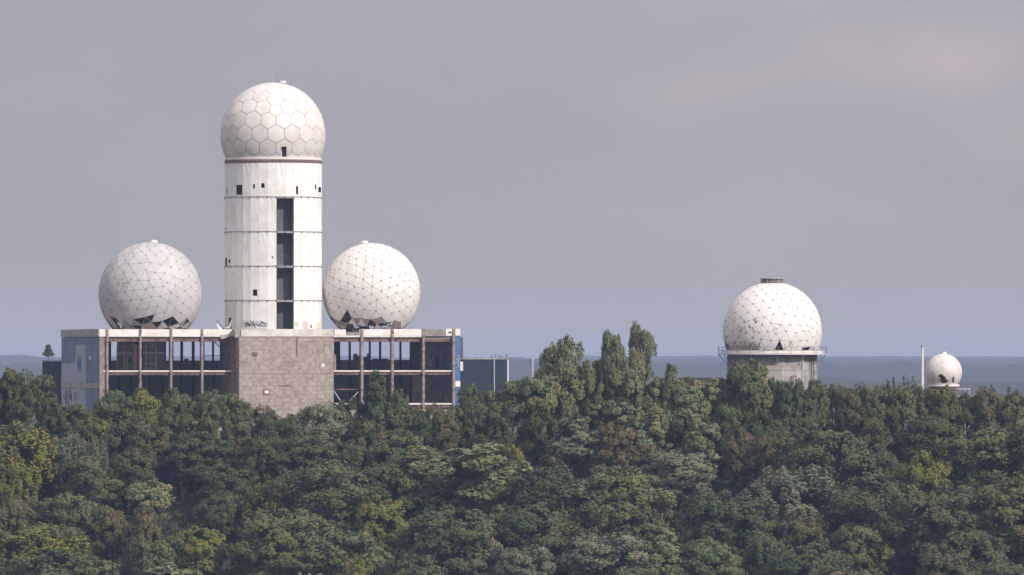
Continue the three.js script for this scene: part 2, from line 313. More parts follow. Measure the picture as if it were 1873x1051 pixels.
  room('partition', 751, 775, 616, 677, -14, 0.25, M.darkWall);
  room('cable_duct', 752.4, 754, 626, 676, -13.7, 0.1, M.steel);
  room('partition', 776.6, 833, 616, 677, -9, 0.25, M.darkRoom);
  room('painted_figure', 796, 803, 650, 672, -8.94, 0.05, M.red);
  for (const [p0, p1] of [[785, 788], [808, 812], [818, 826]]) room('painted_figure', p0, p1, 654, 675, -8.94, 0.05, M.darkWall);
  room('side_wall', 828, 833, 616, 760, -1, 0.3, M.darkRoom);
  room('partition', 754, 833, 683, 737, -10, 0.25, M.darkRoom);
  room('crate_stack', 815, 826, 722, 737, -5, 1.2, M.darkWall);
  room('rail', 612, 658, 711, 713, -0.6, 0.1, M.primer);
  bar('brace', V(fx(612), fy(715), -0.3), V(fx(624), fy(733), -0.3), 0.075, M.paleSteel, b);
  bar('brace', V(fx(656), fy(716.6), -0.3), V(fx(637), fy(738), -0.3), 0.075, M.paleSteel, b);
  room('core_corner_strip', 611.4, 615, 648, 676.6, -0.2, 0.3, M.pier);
}

// ---------------------------------------------------------------- sheds beside the building
function shed(name, label, px0, px1, pyTop, z, mat, deep, pipes) {
  const p0 = at(px0, pyTop, z), p1 = at(px1, pyTop, z), h = p0.y - PLATEAU, w = p1.x - p0.x;
  const o = thing(name, label, 'building', V(p0.x, PLATEAU, z));
  const n = Math.round(w / 0.62);
  box('wall', 0.02, w - 0.02, 0, h - 0.12, -deep, -0.08, mat, o);
  for (let i = 0; i < n; i++) box('cladding_panel', i * w / n + 0.015, (i + 1) * w / n - 0.015, 0, h - 0.13, -0.08, -0.01 - 0.03 * (i % 2), mat, o);
  box('coping', -0.08, w + 0.08, h - 0.12, h + 0.06, -deep - 0.1, 0.08, M.greyBand, o);
  if (pipes) {
    bar('downpipe', V(at(904, 0, z).x - p0.x, 0, 0.08), V(at(904, 0, z).x - p0.x, h - 0.1, 0.08), 0.07, M.frame, o);
    box('corner_trim', w - 0.02, w + 0.2, 0, h - 0.14, -0.3, 0.05, M.slab, o);
    for (const [px, k] of [[899, 0.5], [906, 0.6], [914, 0.45], [926, 0.7]]) { const x = at(px, 0, z).x - p0.x; const s = bar('roof_stub', V(x, h, -0.4), V(x, h + k, -0.4), 0.06, M.steel, o); bar('stub_arm', V(x - 0.2, h + k, -0.4), V(x + 0.25, h + k * 0.85, -0.4), 0.05, M.steel, s); }
  }
  return o;
}
shed('metal_clad_shed', 'dark slate shed behind the blue end wall, a bush on its roof', 78, 122, 659.5, -34, M.shedGreen, 12, false);
shed('metal_clad_shed', 'dark blue clad shed with white coping right of the gutted building', 838, 928, 655.5, -26, M.shed, 14, true);

// ---------------------------------------------------------------- geodesic shells
function geodesic(n) {
  const v = [V(0, 1, 0)], L = Math.atan(0.5);
  for (let k = 0; k < 5; k++) { const a = k * 2 * Math.PI / 5; v.push(V(Math.sin(a) * Math.cos(L), Math.sin(L), Math.cos(a) * Math.cos(L))); }
  for (let k = 0; k < 5; k++) { const a = (k + 0.5) * 2 * Math.PI / 5; v.push(V(Math.sin(a) * Math.cos(L), -Math.sin(L), Math.cos(a) * Math.cos(L))); }
  v.push(V(0, -1, 0));
  const f = [];
  for (let k = 0; k < 5; k++) { const m = (k + 1) % 5; f.push([0, 1 + k, 1 + m], [1 + k, 6 + k, 1 + m], [1 + m, 6 + k, 6 + m], [6 + k, 11, 6 + m]); }
  const verts = [], key = new Map(), faces = [];
  const id = (p) => { const k = p.toArray().map((x) => Math.round(x * 1e5)).join(); if (!key.has(k)) { key.set(k, verts.length); verts.push(p); } return key.get(k); };
  for (const [a, b, c] of f) {
    const grid = [];
    for (let i = 0; i <= n; i++) { grid.push([]); for (let j = 0; j <= n - i; j++) grid[i].push(id(v[a].clone().multiplyScalar(n - i - j).addScaledVector(v[b], i).addScaledVector(v[c], j).normalize())); }
    for (let i = 0; i < n; i++) for (let j = 0; j < n - i; j++) { faces.push([grid[i][j], grid[i + 1][j], grid[i][j + 1]]); if (j < n - i - 1) faces.push([grid[i + 1][j], grid[i + 1][j + 1], grid[i][j + 1]]); }
  }
  return { verts, faces };
}
// a polygonal panel on a sphere: corner directions, rounded to the sphere, with a turned-in rim
function spherePanel(corners, R, shrink, rim = 0.07, lift = 0) {
  const c = V(0, 0, 0); corners.forEach((p) => c.add(p)); c.normalize();
  const ring = [];
  corners.forEach((p, i) => { const q = corners[(i + 1) % corners.length]; const a = p.clone().lerp(c, shrink).normalize(), m = p.clone().add(q).normalize().lerp(c, shrink * 1.02).normalize(); ring.push(a, m); });
  const pos = [], nor = [], uv = [], idx = [], push = (p, r) => { pos.push(p.x * r, p.y * r, p.z * r); nor.push(p.x, p.y, p.z); uv.push(Math.atan2(p.x, p.z) * R, p.y * R); };
  push(c, R + lift); ring.forEach((p) => push(p, R + lift)); ring.forEach((p) => push(p, R - rim));
  const n = ring.length;
  for (let i = 0; i < n; i++) { const a = 1 + i, b = 1 + (i + 1) % n; idx.push(0, a, b, a, a + n, b, b, a + n, b + n); }
  const g = new THREE.BufferGeometry(); g.setAttribute('position', new THREE.Float32BufferAttribute(pos, 3)); g.setAttribute('normal', new THREE.Float32BufferAttribute(nor, 3)); g.setAttribute('uv', new THREE.Float32BufferAttribute(uv, 2)); g.setIndex(idx);
  return g;
}
function panelMats(r, g, b, seed, depth) { return [0.985, 1.0, 1.015, 0.97].map((k, i) => std(r * k, g * k, b * k, 0.6, { map: tiled(grimeMap({ cells: 8, depth, streak: 0.4, seed: seed + i, tint: [0.97, 0.95, 0.93], grain: 0.04 }), 19) })); }
const strutMat = std(0.15, 0.125, 0.125, 0.7), seamMat = std(0.27, 0.24, 0.235, 0.8), hubMat = std(0.25, 0.215, 0.215, 0.8), torn = std(0.33, 0.24, 0.19, 0.8), scabMats = [std(0.24, 0.215, 0.195, 0.9), std(0.36, 0.345, 0.295, 0.9), std(0.30, 0.295, 0.27, 0.9)];

function radome(name, label, { px, py, r, z, spin, tilt, mats, shellCut, baseCut, keepBelow, holes, stains, scabs = [], seed, freq = 6, cap }) {
  const c = at(px, py, z), k = (DIST - z) / DIST, R = r * S * k, cutY = (pyv) => (at(px, pyv, z).y - c.y) / R;
  const base = cutY(baseCut);
  const o = thing(name, label, 'radome', V(c.x, c.y + base * R, z));
  const origin = V(0, -base * R, 0);
  const RND = rng(seed), { verts, faces } = geodesic(freq);
  const e = new THREE.Euler(tilt, spin, tilt * 0.7);
  verts.forEach((v) => v.applyEuler(e));
  const J = rng(seed + 5);                                          // uneven panel sizes
  verts.forEach((v) => { v.x += (J() - 0.5) * 0.055; v.y += (J() - 0.5) * 0.055; v.z += (J() - 0.5) * 0.055; v.normalize(); });
  const shellY = cutY(shellCut), list = [], gone = [];
  const pixel = (d) => [px + d.x * r, py - d.y * r];
  for (const f of faces) {
    const p = f.map((i) => verts[i]), m = p[0].clone().add(p[1]).add(p[2]).normalize();
    if (m.y < base + 0.01) continue;
    const [qx, qy] = pixel(m);
    let keep = m.y > shellY || RND() < keepBelow;
    if (m.z > 0) for (const [hx, hy, hr] of holes) if (Math.hypot(qx - hx, qy - hy) < hr) keep = false;
    if (keep) list.push({ f, p, m, loose: m.y <= shellY, stained: m.z > 0 && stains.some(([x0, x1, y0, y1]) => qx > x0 && qx < x1 && qy > y0 && qy < y1) }); else gone.push(f);
  }
  list.sort((a, b) => b.m.z - a.m.z);
  const rest = [];
  list.forEach((q, i) => {
    const g = spherePanel(q.p, R, 0.036 + RND() * 0.012, 0.06, (RND() - 0.5) * 0.02); g.translate(origin.x, origin.y, origin.z);
    if (i >= 298) { rest.push(g); return; }
    const mt = q.loose && RND() < 0.55 ? (RND() < 0.5 ? torn : M.dirtyPanel) : q.stained && RND() < 0.9 ? stainMat : mats[Math.floor(RND() * mats.length)];
    part('shell_panel', g, mt, o);
  });
  if (rest.length) part('rear_shell', mergeGeometries(rest), mats[1], o).userData.kind = 'stuff';
  // struts: those under the shell joined, those laid bare one by one
  const edges = new Map(), bare = new Map(), addE = (map, f) => { for (let i = 0; i < 3; i++) { const a = f[i], b = f[(i + 1) % 3]; map.set(Math.min(a, b) + ',' + Math.max(a, b), [a, b]); } };
  list.forEach((q) => addE(edges, q.f)); gone.forEach((f) => addE(bare, f));
  const P = (i, rr) => verts[i].clone().multiplyScalar(rr).add(origin), joined = [], hubs = [], used = new Set();
  let n = 0;
  for (const [kk, [a, b]] of edges) { if (bare.has(kk)) continue; joined.push(barG(P(a, R - 0.1), P(b, R - 0.1), 0.06, 4)); used.add(a); used.add(b); }
  for (const [, [a, b]] of bare) { const A = P(a, R - 0.1), B = P(b, R - 0.1); if (A.y < 0.02 && B.y < 0.02) continue; if (A.y < 0) A.lerp(B, -A.y / (B.y - A.y)); if (B.y < 0) B.lerp(A, -B.y / (A.y - B.y)); const g = barG(A, B, 0.065, 5); if (verts[a].z > -0.3 && n < 240) { part('strut', g, strutMat, o); n++; } else joined.push(g); }
  part('strut_frame', mergeGeometries(joined), seamMat, o).userData.kind = 'stuff';
  for (const i of used) { if (verts[i].y < base) continue; const g = new THREE.CylinderGeometry(0.09, 0.12, 0.05, 7); g.applyQuaternion(new THREE.Quaternion().setFromUnitVectors(V(0, 1, 0), verts[i])); const p = P(i, R + 0.025); g.translate(p.x, p.y, p.z); hubs.push(g); }
  part('bolt_hub', mergeGeometries(hubs), hubMat, o).userData.kind = 'stuff';
  const rb = Math.sqrt(Math.max(0.05, 1 - base * base)) * R;
  { const g = new THREE.CylinderGeometry(rb + 0.06, rb + 0.12, 0.35, 40, 1, true); g.translate(0, 0.18, 0); part('base_ring', g, strutMat, o); }
  // scabs of torn skin and old paint, irregular in outline
  for (const [sx, sy, w, h, count] of scabs) for (let i = 0; i < count; i++) {
    const X = (sx + (RND() * 2 - 1) * w - px) / r, Y = (py - sy - (RND() * 2 - 1) * h) / r, rad = 0.008 + RND() * 0.022; if (X * X + Y * Y > 0.97 || Y < base + 0.015) continue;
    const n = 7, pts = [], q = V(X, Y, Math.sqrt(1 - X * X - Y * Y)), e1 = V(0, 1, 0).cross(q).normalize(), e2 = q.clone().cross(e1), thin = 0.25 + RND() * 0.75, ra = (RND() - 0.5) * 1.6;
    for (let j = 0; j < n; j++) { const a = j / n * 6.283, m = rad * (0.5 + RND() * 0.8), cx = Math.cos(a) * m * thin, cy = Math.sin(a) * m * 1.5; pts.push(q.clone().addScaledVector(e1, cx * Math.cos(ra) - cy * Math.sin(ra)).addScaledVector(e2, cx * Math.sin(ra) + cy * Math.cos(ra)).normalize()); }
    const g = spherePanel(pts, R + 0.03, 0, 0.05); g.translate(0, origin.y, 0); part('torn_scab', g, scabMats[Math.floor(RND() * 3)], o);
  }
  cap(o, origin.y + R, R);
  return o;
}
const stainMat = std(0.44, 0.42, 0.39, 0.85, { map: tiled(grimeMap({ cells: 10, depth: 0.6, streak: 0.7, seed: 70, grain: 0.3 }), 4) });
const smallCap = (dx, w) => (o, y, R) => { const g = new THREE.CylinderGeometry(w, w * 1.05, 0.22, 14); g.translate(dx, y + 0.09, 0); const q = part('vent_cap', g, M.white, o); const g2 = new THREE.CylinderGeometry(w * 0.5, w * 0.9, 0.14, 12); g2.translate(dx + 0.12, y + 0.27, 0); part('cap_lid', g2, M.plaster, q); };
const roofZ = (px, lz) => { const lx = fx(px, lz); return toWorld(lx, 0, lz).z; };

radome('geodesic_radome', 'greyish weathered radome of triangular panels left of the tower, torn at its base', {
  px: 275.2, py: 537, r: 94.3, z: roofZ(275, -13), spin: 0.45, tilt: 0.35, mats: panelMats(0.50, 0.475, 0.48, 100, 0.12), shellCut: 588, baseCut: 613.5, keepBelow: 0.68,
  holes: [[262, 585, 8], [277, 586, 8], [215, 589, 7], [326, 592, 8]], stains: [], scabs: [[236, 517, 9, 9, 9], [262, 590, 40, 4, 6]], seed: 5, cap: smallCap(0.5, 0.6),
});
radome('geodesic_radome', 'bright white radome of triangular panels right of the tower, open struts below', {
  px: 679.6, py: 533.5, r: 89.4, z: roofZ(680, -13), spin: 1.15, tilt: 0.35, mats: panelMats(0.73, 0.69, 0.66, 110, 0.06), shellCut: 585, baseCut: 613.5, keepBelow: 0.68,
  holes: [[638, 582, 8], [680, 587, 9], [603, 582, 6], [714, 592, 7]], stains: [], scabs: [[602, 491, 4, 4, 3]], seed: 9, cap: smallCap(-1.1, 0.6),
}).userData.group = 'radomes on the station roof';

// ---------------------------------------------------------------- tower
{
  const lz = -13, z = roofZ(500, lz), k = (DIST - z) / DIST, yOf = (py) => at(500, py, z).y;
  const deckY = PLATEAU + fy(613.5) - 0.1;
  const o = thing('radome_tower', 'tall white fabric clad tower with a vertical dark opening, standing on the roof', 'tower', V(at(500.3, 0, z).x, deckY, z));
  const R = 88.6 * S * k, Y = (py) => yOf(py) - deckY, N = 34, step = 2 * Math.PI / N, a0 = 5.6 * Math.PI / 180;
  const ringPy = [298.8, 361.4, 424.6, 487.4, 549.8, 612.5];
  const cloth = [0.79, 0.765, 0.80, 0.775].map((c, i) => std(c, c * 0.965, c * 0.935, 0.7, { map: tiled(grimeMap({ cells: 6, depth: 0.07, streak: 0.5, seed: 130 + i, tint: [0.97, 0.94, 0.9], grain: 0.04 }), 8) }));
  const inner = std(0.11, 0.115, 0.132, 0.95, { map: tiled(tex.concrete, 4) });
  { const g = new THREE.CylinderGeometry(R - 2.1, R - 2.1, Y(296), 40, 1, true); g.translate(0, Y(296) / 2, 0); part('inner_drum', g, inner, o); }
  { const q = rng(18), ri = R - 2.06, chalk = std(0.22, 0.22, 0.24, 0.9);
    for (const [px, py, n, wd] of [[521, 371, 3, 3], [517, 470, 7, 6], [528, 468, 4, 4], [524, 512, 3, 5], [520, 535, 3, 6], [526, 395, 3, 6]]) for (let i = 0; i < n; i++) { const pts = []; let x = px + (q() - 0.5) * wd, y = py + (q() - 0.5) * 6; for (let j = 0; j < 5; j++) { const t = Math.asin(clamp((x - 500.3) * S * k / ri, -1, 1)); pts.push(V(Math.sin(t) * ri, Y(y), Math.cos(t) * ri)); x += (q() - 0.5) * 5; y += (q() - 0.5) * 5; } part('chalk_scrawl', new THREE.TubeGeometry(new THREE.CatmullRomCurve3(pts), 12, 0.035, 4), chalk, o); } }
  // windows torn or cut into the cloth: [px0, px1, py0, py1]
  const cuts = [[435, 446, 339.5, 357.5], [466, 469.4, 338.5, 346.5], [481, 487.2, 337, 345.4], [544.2, 548, 342, 357], [577.6, 580, 338, 347.6], [583.6, 588, 342.6, 352], [415.4, 417.2, 343, 357], [412.4, 416.4, 471.6, 486.6], [419.6, 422.8, 474.6, 481], [500.4, 503.4, 469.8, 473.4], [466, 474, 530, 541.4], [570, 572.2, 594, 599.6], [411.6, 414, 416, 420], [420.4, 425.8, 581, 600]];
  const ang = (px) => Math.asin(clamp((px - 500.3) / 88.6, -0.999, 0.999));
  const RND = rng(300);
  for (let s = 0; s < 5; s++) {
    const yb = Y(ringPy[s + 1]) + 0.06, yt = Y(ringPy[s]) - 0.04, H = yt - yb;
    for (let i = 0; i < N; i++) {
      const t0 = a0 + i * step, t1 = t0 + step, mid = (((t0 + t1) / 2 + Math.PI) % (2 * Math.PI)) - Math.PI;
      if (s > 0 && (i === 0 || i === 1)) continue;                       // the stair slot
      const T = new Set(), U = new Set();
      for (let j = 0; j <= 8; j++) T.add(j / 8); for (let j = 0; j <= 12; j++) U.add(j / 12);
      const hs = [];
      if (Math.cos(mid) > 0) for (const [p0, p1, q0, q1] of cuts) {
        const A0 = ang(p0), A1 = ang(p1), u0 = (Y(q1) - yb) / H, u1 = (Y(q0) - yb) / H, w0 = t0 > Math.PI ? t0 - 2 * Math.PI : t0;
        const v0 = clamp((A0 - w0) / step, 0, 1), v1 = clamp((A1 - w0) / step, 0, 1), c0 = clamp(u0, 0, 1), c1 = clamp(u1, 0, 1);
        if (v1 - v0 > 0.02 && c1 - c0 > 0.01) { hs.push([v0, v1, c0, c1]); T.add(v0); T.add(v1); U.add(c0); U.add(c1); }
      }
      const tt = [...T].sort((a, b) => a - b), uu = [...U].sort((a, b) => a - b), pos = [], idx = [], uv = [];
      const slack = 0.01 + RND() * 0.025, fold = RND() < 0.35 ? 0.015 + RND() * 0.025 : 0.004, slope = (RND() < 0.5 ? -1 : 1) * (3 + RND() * 6), ph = RND() * 6;
      for (const u of uu) for (const v of tt) {
        const edge = Math.sin(Math.PI * v), a = lerp(t0 + 0.0009, t1 - 0.0009, v);
        const rr = R - slack * edge * (0.6 + 0.4 * Math.sin(Math.PI * u)) - fold * edge * smooth(u, 0.35, 1) * Math.sin(slope * 0.6 * (u + 0.35 * v) * 2.2 + v * 9 + ph) - 0.02 * edge * fbm(i * 3 + v * 4, s * 7 + u * 6, 8, 2);
        pos.push(Math.sin(a) * rr, yb + u * H, Math.cos(a) * rr); uv.push(a * R, yb + u * H);
      }
      for (let b = 0; b < uu.length - 1; b++) for (let a = 0; a < tt.length - 1; a++) {
        const mv = (tt[a] + tt[a + 1]) / 2, mu = (uu[b] + uu[b + 1]) / 2;
        if (hs.some((h) => mv > h[0] && mv < h[1] && mu > h[2] && mu < h[3])) continue;
        const q = b * tt.length + a; idx.push(q, q + 1, q + tt.length, q + 1, q + 1 + tt.length, q + tt.length);
      }
      const g = new THREE.BufferGeometry(); g.setAttribute('position', new THREE.Float32BufferAttribute(pos, 3)); g.setAttribute('uv', new THREE.Float32BufferAttribute(uv, 2)); g.setIndex(idx); g.computeVertexNormals();
      part('cloth_panel', g, cloth[Math.floor(RND() * 4)], o);
    }
    // floor ring and the batten that clamps the cloth
    const y = Y(ringPy[s + 1]);
    if (s < 4) {
      const g = new THREE.CylinderGeometry(R - 0.06, R - 0.06, 0.2, 68); g.translate(0, y - 0.1, 0); part('floor_slab', g, M.slab, o);
      const t = new THREE.CylinderGeometry(R + 0.05, R + 0.05, 0.12, 68, 1, true); t.translate(0, y, 0); const ring = part('clamp_ring', t, M.dirtyPanel, o);
      for (let i = 0; i < N; i++) { const a = a0 + i * step; if (Math.cos(a) < -0.1) continue; const c = new THREE.BoxGeometry(0.16, 0.22, 0.08); c.translate(0, 0, R + 0.06); c.rotateY(a); c.translate(0, y - 0.05, 0); part('clamp_bolt', c, M.steel, ring); }
    }
  }
  // stair slot jambs
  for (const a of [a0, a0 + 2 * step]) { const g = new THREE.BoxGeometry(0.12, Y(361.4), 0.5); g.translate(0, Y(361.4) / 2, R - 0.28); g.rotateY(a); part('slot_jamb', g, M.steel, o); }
  // loose things at the foot: scrawled lower cloth, torn sheet
  {
    const cnv = document.createElement('canvas'); cnv.width = 512; cnv.height = 160; const x = cnv.getContext('2d');
    x.fillStyle = '#d9d3d0'; x.fillRect(0, 0, 512, 160); const q = rng(8);
    for (let i = 0; i < 46; i++) { x.strokeStyle = ['#3c3f52', '#51556a', '#2c2e3c', '#8f93a6'][Math.floor(q() * 4)]; x.lineWidth = 7 + q() * 12; x.beginPath(); const bx = 20 + i * 10, by = 20 + q() * 100; x.moveTo(bx, by); x.bezierCurveTo(bx + 40 * (q() - 0.5), by + 90 * (q() - 0.5), bx + 60 * q(), by + 60 * (q() - 0.3), bx + 30, 30 + q() * 110); x.stroke(); }
    const mp = new THREE.CanvasTexture(cnv); mp.colorSpace = THREE.SRGBColorSpace;
    const mural = (p0, p1, q0, q1, mat) => { const A0 = ang(p0), A1 = ang(p1), g = new THREE.CylinderGeometry(R + 0.03, R + 0.03, Y(q0) - Y(q1), 14, 1, true, A0, A1 - A0); g.translate(0, (Y(q0) + Y(q1)) / 2, 0); part('spray_painting', g, mat, o); };
    mural(448, 493, 586, 601, new THREE.MeshStandardMaterial({ map: mp, roughness: 0.9, side: THREE.DoubleSide }));
    mural(541.5, 549, 588, 597, std(0.52, 0.56, 0.36, 0.9)); mural(556, 565, 588, 601, std(0.55, 0.45, 0.43, 0.9)); mural(582, 587, 588, 601, std(0.64, 0.61, 0.38, 0.9));
  }
  // collar under the radome
  const collar = (r0, r1, pa, pb, mat, name) => { const g = new THREE.CylinderGeometry(r0, r1, Y(pa) - Y(pb), 72); g.translate(0, (Y(pa) + Y(pb)) / 2, 0); part(name, g, mat, o); };
  collar(R + 0.02, R + 0.02, 289.2, 293.4, M.slab, 'top_slab');
  collar(R + 0.06, R + 0.06, 293.4, 299, std(0.20, 0.12, 0.115, 0.8, { map: tiled(tex.rust, 5) }), 'rusty_collar');

  // hexagon panelled radome on top
  const c = at(499.4, 247, z), RR = 96.3 * S * k, base = (Y(289.2) + deckY - c.y) / RR;
  const d = thing('hexagon_radome', 'cream radome of hexagonal panels crowning the tall tower', 'radome', V(c.x, deckY + Y(289.2), z), 'radomes on the station roof');
  const origin = V(0, -base * RR, 0);
  const { verts, faces } = geodesic(4), spin = 5.5 * Math.PI / 180; verts.forEach((v) => v.applyAxisAngle(V(0, 1, 0), spin));
  const around = verts.map(() => []);
  faces.forEach((f) => { const m = verts[f[0]].clone().add(verts[f[1]]).add(verts[f[2]]).normalize(); f.forEach((i) => around[i].push(m)); });
  const hexM = [1, 0.965, 1.02, 0.94, 0.985].map((t, i) => std(0.70 * t, 0.65 * t, 0.622 * t, 0.6, { map: tiled(grimeMap({ cells: 7, depth: 0.07, streak: 0.4, seed: 160 + i, tint: [0.97, 0.93, 0.89], grain: 0.04 }), 9) }));
  const Q = rng(66);
  verts.forEach((v, i) => {
    const w = v.clone(), u = V(0, 1, 0).cross(w).lengthSq() < 1e-6 ? V(1, 0, 0) : V(0, 1, 0).cross(w).normalize(), t = w.clone().cross(u);
    const cs = around[i].slice().sort((a, b) => Math.atan2(a.dot(t), a.dot(u)) - Math.atan2(b.dot(t), b.dot(u)));
    if (Math.max(...cs.map((p) => p.y)) < base + 0.02) return;
    const clip = cs.map((p) => p.y >= base ? p : p.clone().setY(base + 0.004).normalize());
    const g = spherePanel(clip, RR, 0.034, 0.05, (Q() - 0.5) * 0.015); g.translate(0, origin.y, 0);
    part(cs.length === 5 ? 'pentagon_panel' : 'hexagon_panel', g, hexM[Math.floor(Q() * 5)], d);
  });
  { const g = new THREE.SphereGeometry(RR - 0.05, 48, 32, 0, 2 * Math.PI, 0, Math.acos(base)); g.translate(0, origin.y, 0); part('seam_liner', g, std(0.24, 0.185, 0.175, 0.8), d); }
  const dy = (py) => yOf(py) - deckY - Y(289.2), dx = (px) => (px - 499.4) * S * k;
  { // black slab at the shell foot: the dark of an opening put into colour
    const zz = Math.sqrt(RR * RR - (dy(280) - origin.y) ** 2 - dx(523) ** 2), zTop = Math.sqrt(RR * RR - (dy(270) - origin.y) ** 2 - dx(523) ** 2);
    const door = new THREE.BoxGeometry(9.4 * S * k, dy(270) - dy(288.4), 0.12); door.rotateX(0.38); door.translate(dx(522.6), (dy(270) + dy(288.4)) / 2, zz + 0.02); const q = part('black_door_slab', door, M.black, d);
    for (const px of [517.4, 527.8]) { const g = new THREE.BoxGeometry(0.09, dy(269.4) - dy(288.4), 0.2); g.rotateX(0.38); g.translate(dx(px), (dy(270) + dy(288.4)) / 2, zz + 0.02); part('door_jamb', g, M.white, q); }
  }
  { const g = new THREE.CylinderGeometry(0.42, 0.5, 0.3, 14); g.translate(dx(517.6), dy(149.4), 0); const cp = part('vent_cap', g, M.white, d); bar('lightning_rod', V(dx(498.4), dy(151), 0), V(dx(498), dy(137.5), 0), 0.03, M.paleSteel, d); }
  // torn sheet and post left of the tower foot
  const scrap = thing('torn_cladding_sheet', 'crumpled torn cladding sheet lying at the left foot of the tower', 'debris', at(413, 613, z + 6.5));
  { scrap.position.y = deckY; const by = (py) => at(413, py, z + 6.5).y - deckY, bx = (px) => (px - 413) * S * k;
    const pts = [[397, 588], [402, 597], [410, 600], [419, 597], [425, 580]], pos = [], idx = []; pts.forEach(([p, y], i) => pos.push(bx(p), by(y), 0.5 * (i % 2), bx(p) + 0.1, by(Math.min(y + 7, 604)), 0.7 + 0.3 * (i % 2)));
    for (let i = 0; i < 4; i++) { const a = i * 2; idx.push(a, a + 1, a + 2, a + 1, a + 3, a + 2); }
    const g = new THREE.BufferGeometry(); g.setAttribute('position', new THREE.Float32BufferAttribute(pos, 3)); g.setIndex(idx); g.computeVertexNormals(); part('sheet', g, M.frame.clone(), scrap);
    bar('bent_post', V(bx(397), by(586), 0.2), V(bx(412), by(603), 0.5), 0.07, M.steel, scrap); box('foot_block', bx(408), bx(424), 0, by(600), 0.2, 1.2, M.steel, scrap); }
}

